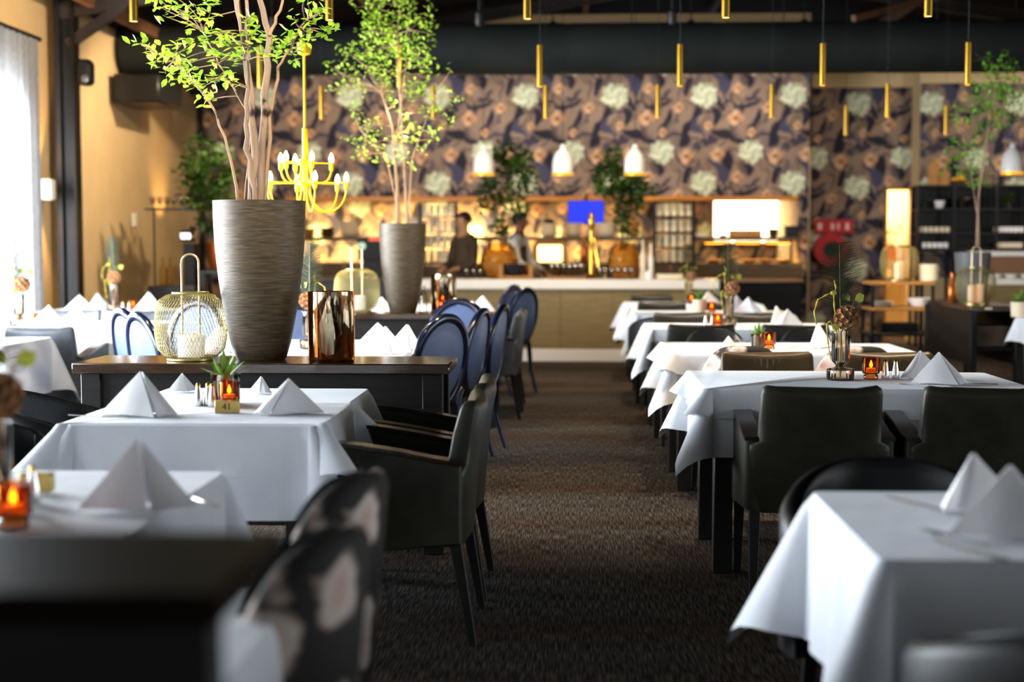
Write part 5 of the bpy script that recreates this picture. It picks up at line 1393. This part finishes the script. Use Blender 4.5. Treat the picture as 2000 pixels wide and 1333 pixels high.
# dark bowl on a tan stand
bs_ = thing('stand', 'tan wooden stand under the dark bowl on the bar', 'stand', (PX(1008, 16.3), 16.3, zt))
MB().box((0, 0, .02), (.42, .26, .04), .006).build('foot', M['oak'], bs_)
MB().box((-.17, 0, .1), (.05, .22, .14), .006).build('cheek', M['oak'], bs_); MB().box((.17, 0, .1), (.05, .22, .14), .006).build('cheek', M['oak'], bs_)
MB().box((0, .11, .1), (.3, .02, .14), .004).build('back', M['oak'], bs_)
tag(MB().lathe([(.03, 0), (.06, .008), (.115, .06), (.132, .13), (.125, .13), (.1, .06), (.02, .02)], n=32).build('dark_bowl', mat('smoky_ceramic', '2c2a30', .2), None, (PX(1006, 16.28), 16.28, zt + .042)), 'dark glossy bowl on the tan stand on the bar', 'bowl')
# glasses on the bar
def goblet():
    return MB().lathe([(.03, 0), (.031, .003), (.005, .008), (.004, .06), (.02, .075), (.034, .1), (.036, .13), (.03, .16), (.028, .16), (.033, .13), (.03, .1), (.003, .072)], n=16).build('wine_glass', tinted_glass('bright_glass', 'f6ead0', .55), None, ang=50)
rowz = ['front', 'middle', 'back']
cn = ['first', 'second', 'third', 'fourth', 'fifth', 'sixth']
trayt = thing('glass_tray', 'wooden tray of wine glasses on the bar left of the beer tap', 'tray', (PX(1107, 16.45), 16.5, zt))
MB().box((0, 0, .012), (.42, .3, .024), .004).build('board', M['oak'], trayt)
for s in (-1, 1): MB().box((s * .21, 0, .03), (.012, .3, .05)).build('rim', M['oak'], trayt)
for j in range(2):
    for i in range(6):
        place('goblet', goblet, (PX(1107, 16.45) - .17 + .068 * i, 16.42 + .1 * j, zt + .025), 0, 'wine glass on the bar tray, %s row, %s from left' % (rowz[j], cn[i]), 'wine glass', 'wine glasses on the bar')
for i, px in enumerate((1172, 1183, 1196, 1208, 1222, 1234)):
    place('goblet', None, (PX(px, 16.35), 16.33 + .04 * (i % 2), zt), 0, 'wine glass standing on the bar right of the beer tap, %s from left' % cn[i], 'wine glass', 'wine glasses on the bar', .85)
for i, px in enumerate((912, 926, 938)):
    place('goblet', None, (PX(px, 16.35), 16.33, zt), 0, 'wine glass standing at the left end of the bar, %s from left' % cn[i], 'wine glass', 'wine glasses on the bar', .75)
def bottle(px, Y, z, h, mt, label, r=.035):
    tag(MB().lathe([(r * .9, 0), (r, .006), (r, h * .58), (r * .5, h * .72), (r * .35, h * .78), (r * .35, h * .97), (r * .4, h * .97), (r * .4, h)], n=18).build('bottle', M[mt], None, (PX(px, Y), Y, z), ang=50), label, 'bottle', 'bottles on the bar')
bottle(1049, 16.36, zt, .2, 'clear', 'clear bottle between the dark bowl and the glass tray', .03)
bottle(1058, 16.4, zt, .15, 'clear', 'short clear bottle beside the glass tray')
bottle(1256, 16.5, zt, .45, 'cream', 'tall cream bottle right of the right jar', .04)
bottle(1271, 16.55, zt, .4, 'plate', 'tall white bottle left of the right cup rack')
bottle(1141, 17.95, 1.1, .35, 'copper', 'orange bottle on the back counter under the blue screen', .05)
bottle(1338, 16.4, zt, .17, 'clear', 'small clear bottle on the right part of the bar')
tag(MB().lathe([(.045, 0), (.05, .004), (.052, .09), (.046, .09), (.04, .01)], n=20).build('white_cup', M['plate'], None, (PX(1268, 16.3), 16.3, zt)), 'white cup on the bar below the cream bottle', 'cup')
tag(MB().box((0, 0, .03), (.3, .2, .06), .01).build('serving_tray', M['cream'], None, (PX(1308, 16.4), 16.42, zt)), 'low cream tray on the bar in front of the right rack', 'tray')
# food tray glow: dishes on the hot counter
for i, (px, lab) in enumerate(((1395, 'left'), (1428, 'second'), (1462, 'third'), (1495, 'fourth'), (1530, 'right'))):
    o = MB().lathe([(.05, 0), (.07, .008), (.11, .04), (.105, .045), (.06, .015)], n=24).build('serving_dish', M['oak'], None, (PX(px, 18.22), 18.22, 1.1))
    tag(o, 'wooden serving dish under the heat lamps, %s one' % lab, 'dish', 'serving dishes on the hot counter')

# ------------------------------------------------------------------ people behind the bar
def person(label, x, y, rz, shirt_m, skin_m, arms, lean=0.0, apron=True, H=1.72):
    t = thing('person', label, 'person', (x, y, 0), rz)
    k = H / 1.75
    def skinned(name, pts, edges, m, parent):
        me = bpy.data.meshes.new(name); me.from_pydata([tuple(Vector(p[:3]) * k) for p in pts], edges, [])
        o = link(name, me, parent); o.modifiers.new('skin', 'SKIN')
        for i, p in enumerate(pts):
            d = me.skin_vertices[0].data[i]; d.radius = (p[3] * k, (p[4] if len(p) > 4 else p[3]) * k); d.use_root = (i == 0)
        sb = o.modifiers.new('sub', 'SUBSURF'); sb.levels = sb.render_levels = 2
        me.materials.append(m)
        return o
    le = lean
    J = [(0, 0, .95, .13, .10), (0, le * .3, 1.12, .125, .095), (0, le * .7, 1.32, .15, .10), (0, le, 1.45, .10, .08), (0, le * 1.1 + .01, 1.52, .05), (0, le * 1.1 + .02, 1.58, .07, .08), (0, le * 1.1 + .03, 1.66, .082, .095), (0, le * 1.1 + .02, 1.725, .06, .07)]
    E = [(0, 1), (1, 2), (2, 3), (3, 4), (4, 5), (5, 6), (6, 7)]
    n = len(J)
    armsk = []
    for s in (-1, 1):
        (ex, ey, ez), (hx2, hy2, hz2) = arms[0 if s < 0 else 1]
        a0 = len(J)
        J += [(s * .18, le, 1.40, .058), (ex, ey, ez, .042), (hx2, hy2, hz2, .028), (hx2 + (hx2 - ex) * .22, hy2 + (hy2 - ey) * .22, hz2 + (hz2 - ez) * .22, .034, .02)]
        E += [(3, a0), (a0, a0 + 1), (a0 + 1, a0 + 2), (a0 + 2, a0 + 3)]
        # fingers
        w0 = Vector(J[a0 + 3][:3]); d = (Vector((hx2, hy2, hz2)) - Vector((ex, ey, ez))).normalized(); sd = d.cross(Vector((0, 0, 1))).normalized()
        for f in range(4):
            b = len(J); p = w0 + sd * (f - 1.5) * .018
            J += [tuple(p + d * .045) + (.009,), tuple(p + d * (.075 - abs(f - 1.4) * .008) + Vector((0, 0, -.015))) + (.008,)]
            E += [(a0 + 3, b), (b, b + 1)]
        b = len(J); J += [tuple(w0 + sd * -.045 + d * .01) + (.01,)]; E += [(a0 + 3, b)]
        armsk.append(((s * .18, le, 1.40), (ex, ey, ez), (hx2, hy2, hz2)))
        c0 = len(J)
        J += [(s * .095, 0, .88, .085), (s * .1, .01, .5, .058), (s * .1, 0, .1, .042), (s * .1, .13, .04, .04, .03)]
        E += [(0, c0), (c0, c0 + 1), (c0 + 1, c0 + 2), (c0 + 2, c0 + 3)]
    skinned('body', J, E, skin_m, t)
    SJ = [(0, 0, .97, .145, .115), (0, le * .3, 1.12, .14, .11), (0, le * .7, 1.32, .165, .115), (0, le, 1.46, .10, .085)]; SE = [(0, 1), (1, 2), (2, 3)]
    for q in armsk:
        a0 = len(SJ); SJ += [q[0] + (.07,), q[1] + (.056,), tuple(Vector(q[1]).lerp(Vector(q[2]), .85)) + (.042,)]
        SE += [(3, a0), (a0, a0 + 1), (a0 + 1, a0 + 2)]
    skinned('shirt', SJ, SE, shirt_m, t)
    skinned('trousers', [(0, 0, .98, .14, .11), (-.095, 0, .87, .1), (-.1, .01, .5, .075), (-.1, 0, .08, .06), (.095, 0, .87, .1), (.1, .01, .5, .075), (.1, 0, .08, .06)], [(0, 1), (1, 2), (2, 3), (0, 4), (4, 5), (5, 6)], M['trousers'], t)
    hy = le * 1.1 + .02
    hm = MB(); hm.ball((0, hy - .012, 1.675), (.09, .108, .1), 16, 10)
    hm.v = [(a, b2, c if not (b2 > hy + .03 and c < 1.70) else max(c, 1.70)) for a, b2, c in hm.v]
    hm.v = [tuple(Vector(p) * k) for p in hm.v]; hm.build('hair', M['hair'], t, ang=60)
    for s in (-1, 1):
        MB().ball((s * .033 * k, (hy + .092) * k, 1.635 * k), (.011 * k, .006 * k, .007 * k), 8, 6).build('eye', M['hair'], t)
        MB().ball((s * .085 * k, (hy + .005) * k, 1.625 * k), (.012 * k, .02 * k, .03 * k), 8, 6).build('ear', skin_m, t)
    MB().ball((0, (hy + .105) * k, 1.61 * k), (.013 * k, .018 * k, .022 * k), 8, 6).build('nose', skin_m, t)
    MB().ball((0, (hy + .095) * k, 1.57 * k), (.024 * k, .006 * k, .006 * k), 8, 6).build('mouth', mat('lips', '7a4436', .6), t)
    if apron:
        rings = []
        for z, w_, d_ in ((.55, .36, .27), (.8, .36, .28), (1.0, .34, .27), (1.2, .33, .265), (1.34, .26, .24)):
            rings.append([(w_ / 2 * math.cos(a) * k, (le * max(0, (z - .95) / .5) + d_ / 2 * math.sin(a)) * k, z * k) for a in [-.15 + (PI + .3) * i / 14 for i in range(15)]])
        v = [p for r_ in rings for p in r_]; f = [(r_ * 15 + i, r_ * 15 + i + 1, (r_ + 1) * 15 + i + 1, (r_ + 1) * 15 + i) for r_ in range(4) for i in range(14)]
        MB().add(v, f).build('apron', M['apron'], t, ang=60)
    return t
person('person in a brown vest with back half turned beside the left cup rack', PX(910, 17.55), 17.55, -2.4 + PI * 1.5, M['apron'], M['skin2'], (((-.24, .06, 1.12), (-.12, .26, 1.05)), ((.24, .06, 1.12), (.12, .27, 1.05))), .02)
person('person in a white shirt and tan vest reaching down toward the bar', PX(1004, 17.4), 17.4, -PI / 2 - .35, M['shirt'], M['skin'], (((-.22, .12, 1.14), (-.16, .36, 1.0)), ((.23, .14, 1.14), (.18, .38, 1.0))), .06)
person('person in a tan shirt bent forward behind the glowing display box', PX(1078, 19.3), 19.3, PI - .3, M['tan'], M['skin2'], (((-.24, .1, 1.14), (-.15, .3, 1.08)), ((.24, .1, 1.14), (.15, .3, 1.08))), .12, True, 1.66)

# ------------------------------------------------------------------ right hand background
hr = thing('fire_hose_reel', 'round red fire hose reel on the dark papered recess wall', 'fire hose', (PX(1622, YR - .12), YR - .14, PZ(488, YR - .1)))
def disc(r0, r1, y0, y1, n=40):
    mb = MB(); mb.lathe([(r0, y0), (r1, y0), (r1, y1), (r0, y1)], n=n, caps=False); mb.v = [(x, z, y) for x, y, z in mb.v]
    mb.loft([mb.v[3 * n:4 * n], mb.v[0:n]], caps=False); return mb
disc(.1, .225, -.02, 0).build('front_flange', M['red'], hr)
disc(.1, .225, .1, .12).build('rear_flange', M['red'], hr)
for k in range(3):
    MB().tube([((.12 + .025 * k) * math.cos(2 * PI * i / 30), .02 + .03 * k, (.12 + .025 * k) * math.sin(2 * PI * i / 30)) for i in range(30)], .02, 8, True).build('hose_coil', M['rubber'], hr, ang=60)
disc(.01, .1, -.03, .11).build('hub', M['black'], hr)
sg = thing('fire_sign', 'red fire hose sign with white pictograms above the hose reel', 'sign', (PX(1628, YR - .05), YR - .04, PZ(443, YR)))
w_ = PX(1665, YR) - PX(1590, YR); h_ = PZ(430, YR) - PZ(457, YR)
MB().box((0, 0, 0), (w_, .015, h_), .003).build('plate', M['red'], sg)
for x, s in ((-.19, .06), (-.02, .05), (.06, .035), (.18, .05)):
    MB().box((x, -.009, .0), (s, .004, h_ * .5), .002).build('pictogram', mat('sign_white', 'e8b8b0', .5), sg)
su = thing('shelf_unit', 'black open shelf unit against the right back wall', 'shelf', (0, 18.9, 0))
sx0, sx1 = PX(1785, 18.9), 7.6
zsh = [PZ(v_, 18.9) for v_ in (366, 411, 457, 487)]
for z in zsh + [.5]: MB().box(((sx0 + sx1) / 2, 0, z), (sx1 - sx0, .36, .03), .003).build('shelf', M['black_wood'], su)
for px in (1785, 1855, 1937, 1998, 2060, 2120):
    x = min(PX(px, 18.9), sx1)
    for sy in (-1, 1): MB().box((x, sy * .16, zsh[0] / 2), (.035, .035, zsh[0])).build('post', M['black_metal'], su)
MB().box(((sx0 + sx1) / 2, .19, (zsh[3] + zsh[0]) / 2), (sx1 - sx0, .01, zsh[0] - zsh[3])).build('back_panel', M['black_wood'], su)
def cuprow(px0, px1, n, z, what, mt, r=.03, h=.07):
    for i in range(n):
        x = PX(px0 + (px1 - px0) * i / max(1, n - 1), 18.85)
        o = MB().lathe([(r * .8, 0), (r, .004), (r * 1.05, h), (r * .95, h), (r * .8, .01)], n=14).build('cup', M[mt], None, (x, 18.8, z + .016), ang=50)
        tag(o, 'small %s, %s from left' % (what, ['first', 'second', 'third', 'fourth', 'fifth', 'sixth', 'seventh'][i]), 'cup', 'cups on the black shelf unit')
cuprow(1795, 1848, 6, zsh[2], 'pale cup on the middle shelf of the black unit, left bay', 'cream')
cuprow(1803, 1845, 5, zsh[3], 'pale cup on the low shelf of the black unit, left bay', 'plate')
cuprow(1942, 1992, 6, zsh[2], 'white cup on the middle shelf of the black unit, right bay', 'plate')
cuprow(1944, 1990, 6, zsh[3], 'pinkish cup on the low shelf of the black unit, right bay', 'cream')
for px, w_, h_, zz, mt, lab in ((1880, .28, .14, zsh[1], 'steel', 'steel tray on the upper shelf of the black unit'), (1832, .14, .1, zsh[1], 'plate', 'white bowl on the upper left shelf of the black unit')):
    tag(MB().lathe([(w_ * .3, 0), (w_ * .34, .006), (w_ * .5, h_), (w_ * .47, h_), (w_ * .28, .014)], n=24).build('serving_bowl', M[mt], None, (PX(px, 18.85), 18.82, zz + .016), ang=50), lab, 'bowl')
for px, s, lab in ((1804, .7, 'small dark green plant on the upper left shelf of the black unit'), (1970, 1.1, 'dark trailing plant on the upper right shelf of the black unit')):
    t = thing('shelf_plant', lab, 'potted plant', (PX(px, 18.82), 18.84, zsh[1] + .016))
    MB().lathe([(.035, 0), (.05, .004), (.055, .07), (.048, .07), (.03, .02)], n=18).build('pot', M['black'], t)
    mb = MB(); g = random.Random(int(px))
    for k in range(40): mb.add(LV, LF, leaf_matrix(Vector((g.gauss(0, .05), g.gauss(0, .03), .1 + g.uniform(-.02, .08))), .06 * s, g))
    mb.build('foliage', M['leaf_dark'], t, ang=180, kind='stuff')
for px, w_, h_, lab in ((1822, .15, .36, 'tall cutting board on top of the black shelf unit'), (1842, .12, .22, 'short cutting board on top of the black shelf unit')):
    t = thing('cutting_board', lab, 'cutting board', (PX(px, 18.85), 18.88 - (.05 if w_ < .14 else 0), zsh[0] + .015))
    MB().prism([(-w_ / 2, 0), (w_ / 2, 0), (w_ / 2, h_ * .75), (w_ * .2, h_ * .82), (w_ * .2, h_), (-w_ * .2, h_), (-w_ * .2, h_ * .82), (-w_ / 2, h_ * .75)], .02, 'y', 0, .003).build('board', M['oak'], t)
ft = thing('fruit_basket', 'dark basket of yellow fruit on top of the black shelf unit', 'basket', (PX(1869, 18.8), 18.8, zsh[0] + .015))
MB().lathe([(.06, 0), (.08, .006), (.11, .06), (.1, .06), (.05, .012)], n=24).build('basket', M['walnut'], ft)
for k in range(8):
    a = k * PI / 3; r_ = .066 if k < 6 else .034
    tag(MB().ball((0, 0, 0), .031, 12, 8).build('lemon', mat('lemon_skin', 'e8a820', .45), None, (PX(1869, 18.8) + r_ * math.cos(a), 18.8 + r_ * math.sin(a), zsh[0] + (.082 if k < 6 else .13))), 'yellow lemon piled in the basket on the shelf unit', 'fruit', 'lemons in the basket')
# service counter
ct = thing('service_counter', 'beige service counter with white top at the right picture edge', 'counter', (0, 17.1, 0))
a_, b_ = PX(1925, 17.1), 8.2
MB().box(((a_ + b_) / 2, 0, .9), (b_ - a_, .6, .07), .006).build('top', M['bar_white'], ct)
for k in range(4): MB().box((a_ + (b_ - a_) * (k + .5) / 4, -.26, .47), ((b_ - a_) / 4 - .005, .03, .79), .002).build('front_panel', M['bar_front'], ct)
MB().box(((a_ + b_) / 2, .03, .43), (b_ - a_ - .04, .5, .86)).build('carcass', M['walnut'], ct)
ld = thing('counter_ledge', 'white topped brown ledge behind the service counter', 'ledge', (0, 17.75, 0))
MB().box(((a_ + b_) / 2, 0, 1.22), (b_ - a_, .3, .06), .005).build('top', M['bar_white'], ld)
MB().box(((a_ + b_) / 2, .02, .6), (b_ - a_ - .04, .2, 1.18)).build('body', mat('ledge_brown', '8a6040', .5), ld)
for k, px in enumerate((1944, 1975, 2006)):
    tag(MB().lathe([(.05, 0), (.06, .004), (.09, .05), (.085, .05), (.05, .01)], n=22).build('bowl', M['plate'], None, (PX(px, 17.0), 16.98, .936)), 'white bowl on the service counter, %s from left' % cn[k], 'bowl', 'bowls on the service counter')
# serving trolley
Yt = 13.5
tx0, tx1 = PX(1703, Yt), PX(1827, Yt); tz = PZ(549, Yt)
tr = thing('serving_trolley', 'black metal serving trolley with oak shelves by the right back', 'trolley', ((tx0 + tx1) / 2, Yt + .22, 0))
wt = tx1 - tx0
for z, mt in ((tz - .02, 'oak'), (PZ(603, Yt), 'oak'), (PZ(652, Yt), 'black_wood')): MB().box((0, 0, z), (wt, .46, .03), .004).build('shelf', M[mt], tr)
for s in (-1, 1):
    for q in (-1, 1): MB().box((s * (wt / 2 - .015), q * .21, tz / 2 - .02), (.028, .028, tz - .04)).build('post', M['black_metal'], tr)
lantern(2, PX(1757, 13.7), 13.7, tz - .004, 'gold wire mesh lantern standing on the serving trolley', 1.15, 1.0)
z2 = PZ(603, Yt) + .016; z3 = PZ(652, Yt) + .016
tag(MB().lathe([(.07, 0), (.085, .006), (.088, .16), (.08, .16), (.07, .02)], n=28).build('ceramic_pot', M['cream'], None, (PX(1826, 13.7) - .05, 13.72, tz - .004)), 'cream ceramic pot at the right end of the serving trolley', 'pot')
for k in range(5): tag(MB().lathe([(.06, 0), (.1, .006), (.115, .011), (.1, .012), (.06, .008)], n=28).build('plate', M['plate'], None, (PX(1725, 13.7), 13.7, z2 + .011 * k)), 'white plate on the trolley middle shelf, %s of the stack' % ['bottom', 'second from bottom', 'middle', 'second from top', 'top'][k], 'plate', 'plates stacked on the trolley')
tag(MB().lathe([(.06, 0), (.08, .006), (.12, .08), (.115, .085), (.06, .02)], n=28).build('bowl', M['plate'], None, (PX(1798, 13.7), 13.7, z2)), 'deep white bowl on the trolley middle shelf', 'bowl')
for k in range(5): tag(MB().box((0, 0, .008), (.34, .3, .016), .005).build('black_tray', M['black'], None, (PX(1755, 13.7), 13.7, z3 + .0175 * k), .03 * (k % 3 - 1)), 'black tray on the trolley bottom shelf, %s of the pile' % ['bottom', 'second from bottom', 'middle', 'second from top', 'top'][k], 'tray', 'black trays piled on the trolley')
for k in range(7): tag(MB().box((0, 0, .012), (.30, .28, .023), .011).build('folded_linen', mat('beige_linen', 'c9b4a4', .9), None, (3.54 + .008 * math.sin(k * 2.3), 12.2, .4735 + .0245 * k), .05 * math.sin(k * 1.7)), 'folded beige linen in the right sideboard, %s of the stack' % ['bottom', 'second from bottom', 'third from bottom', 'middle', 'third from top', 'second from top', 'top'][k], 'linen', 'folded linens in the right sideboard')
bottle(1861, 12.6, .82, .26, 'copper', 'amber bottle left of the lantern on the right sideboard', .04)
tg = thing('tag_plate', 'small pale name plate fixed on the right sideboard edge', 'plate', (PX(1933, 11.9), 11.895, .80))
MB().box((0, 0, 0), (.06, .006, .018), .002).build('plate', M['cream'], tg)

# ------------------------------------------------------------------ left back: coffee station, plants, sconce, speaker
st = thing('coffee_station', 'black coffee station with an overhead glass rail by the left back wall', 'coffee station', (PX(330, 14.6), 14.9, 0))
MB().box((.0, 0, .45), (.5, .5, .9), .008).build('cabinet', M['black_wood'], st)
MB().box((.17, 0, 1.12), (.12, .3, .44), .01).build('machine_body', M['black'], st)
MB().box((.13, -.02, 1.42), (.16, .22, .12), .03).build('machine_head', M['steel'], st)
MB().box((-.02, 0, 1.70), (.55, .32, .015)).build('glass_rail', M['black_metal'], st)
for s in (-1, 1): MB().tube([(-.02 + s * .26, .14, .9), (-.02 + s * .26, .14, 1.7)], .01, 6).build('rail_post', M['black_metal'], st)
for i in range(7): place('goblet', None, (PX(330, 14.6) - .25 + .075 * i, 14.9, 1.708), 0, 'wine glass on the coffee station rail, %s from left' % (cn + ['seventh'])[i], 'wine glass', 'wine glasses on the coffee station', .8)
for k, px in enumerate((318, 332)): bottle(px, 14.75, .9, .3, 'jar', 'yellow glass bottle on the coffee station, %s one' % ['left', 'right'][k], .035)
def potE(t):
    MB().lathe([(.08, 0), (.1, .01), (.13, .15), (.14, .3), (.13, .3), (.1, .03)], n=28).build('copper_vase', M['copper'], t)
bE = P(428, 525, 15.0); bE.z = PZ(528, 15.0)
ps_ = thing('plant_stand', 'dark stand under the copper vase of evergreen branches', 'plant stand', (bE.x, 15.0, 0))
MB().box((0, 0, bE.z - .02), (.34, .34, .04), .004).build('top', M['black_wood'], ps_)
for s in (-1, 1):
    for q in (-1, 1): MB().box((s * .14, q * .14, (bE.z - .04) / 2), (.04, .04, bE.z - .04)).build('leg', M['black_wood'], ps_)
small_tree('evergreen_arrangement', 'copper vase of evergreen branches before the left back wall', bE, potE, [([(414, 470), (400, 400), (385, 280)], .016), ([(414, 470), (425, 390), (435, 300)], .014)],
    [(385, 280, 12, 16), (380, 310, 18, 18), (375, 345, 20, 20), (380, 380, 22, 18), (400, 360, 26, 26), (400, 320, 18, 18), (430, 300, 18, 22), (435, 340, 20, 24), (430, 380, 22, 20), (405, 400, 24, 14), (385, 400, 18, 12), (412, 430, 14, 20), (415, 460, 10, 14)], 900, .10, 'leaf_dark', 31, 15.0, .5, 'bark', .2)
ul = thing('wall_uplight', 'small warm uplight behind the evergreen branches', 'lamp', (PX(378, 16.9), 16.9, 1.45))
MB().lathe([(.03, 0), (.04, .01), (.04, .1), (.03, .1), (.03, .02)], n=16).build('housing', M['black_metal'], ul)
light('uplight', 'SPOT', (0, 0, .1), 25, (1, .6, .2), ul, .03, target=(XL - PX(378, 16.9) - .1, 0, .7), spot=80, blend=.8)
sc2 = thing('wall_sconce', 'white box wall sconce glowing up and down beside the curtain', 'wall lamp', (XL + .08, 12.95, PZ(369, 12.95)))
MB().box((.03, 0, 0), (.1, .13, .19), .012).build('shade', M['white_paint'], sc2)
MB().box((-.04, 0, 0), (.05, .08, .1), .004).build('bracket', M['white_paint'], sc2)
for s in (-1, 1):
    light('sconce_light', 'SPOT', (.0, 0, s * .1), 90, (1, .56, .16), sc2, .02, target=(-.12, 0, s * 1), spot=70, blend=.7)
spk = thing('wall_speaker', 'small black loudspeaker mounted on the steel column', 'loudspeaker', (XL + .4, 13.2, PZ(138, 13.2)))
MB().box((0, 0, 0), (.13, .16, .24), .03).build('cabinet', M['black'], spk)
MB().box((-.09, .05, 0), (.08, .03, .04)).build('bracket', M['black_metal'], spk)
MB().lathe([(.03, 0), (.035, .004), (.02, .006)], (0, 0, 0), n=18).build('badge', M['steel'], spk, (.02, -.083, -.06))
KIDS[spk][-1].rotation_euler = (PI / 2, 0, 0)
th = thing('thermostat', 'small white wall thermostat with a green light on the beige wall', 'thermostat', (XL + .015, 4.9 * FPX / (1112 - 253), PZ(430, 15.85)))
MB().box((0, 0, 0), (.02, .12, .15), .006).build('case', M['white_paint'], th)
MB().box((.012, 0, .03), (.005, .04, .03)).build('indicator', mat('green_light', '2fae5a', .4, emis='2fae5a', es=.6), th)
# added ceiling spots that brighten the trees, beige wall and bar front
for (x, y, tgt, e, lab) in ((-.6, 4.6, (-1.45, 6.15, 2.0), 680, 'aimed at the large planter tree'), (-3.0, 14.4, (XL, 15.6, 1.8), 298, 'washing the beige wall beside the evergreen'), (-2.8, 11.4, (XL, 13.8, 2.0), 298, 'washing the beige wall beside the column'), (-.9, 14.2, (-.4, 16.2, .6), 150, 'aimed at the left bar front'), (1.0, 14.2, (.9, 16.2, .6), 150, 'aimed at the right bar front'), (-.2, 8.6, (-1.25, 10.4, 1.95), 640, 'aimed at the smaller planter tree'), (2.6, 10.6, (3.75, 13.0, 1.9), 480, 'aimed at the right edge tree')):
    sp = thing('added_ceiling_spot', 'added black ceiling spotlight ' + lab, 'spotlight', (x, y, 3.55), 0, 'added ceiling spotlights')
    MB().tube([(0, 0, .7), (0, 0, .05)], .008, 6).build('rod', M['black_metal'], sp)
    MB().lathe([(.035, 0), (.045, .02), (.045, .12), (.02, .14)], (0, 0, -.06), n=16).build('head', M['black_metal'], sp)
    light('added_spot', 'SPOT', (0, 0, -.08), e, (1, .93, .78) if e > 300 else (1, .8, .55), sp, .05, target=Vector(tgt) - Vector((x, y, 3.55)), spot=42 if e > 300 else 100, blend=.6)
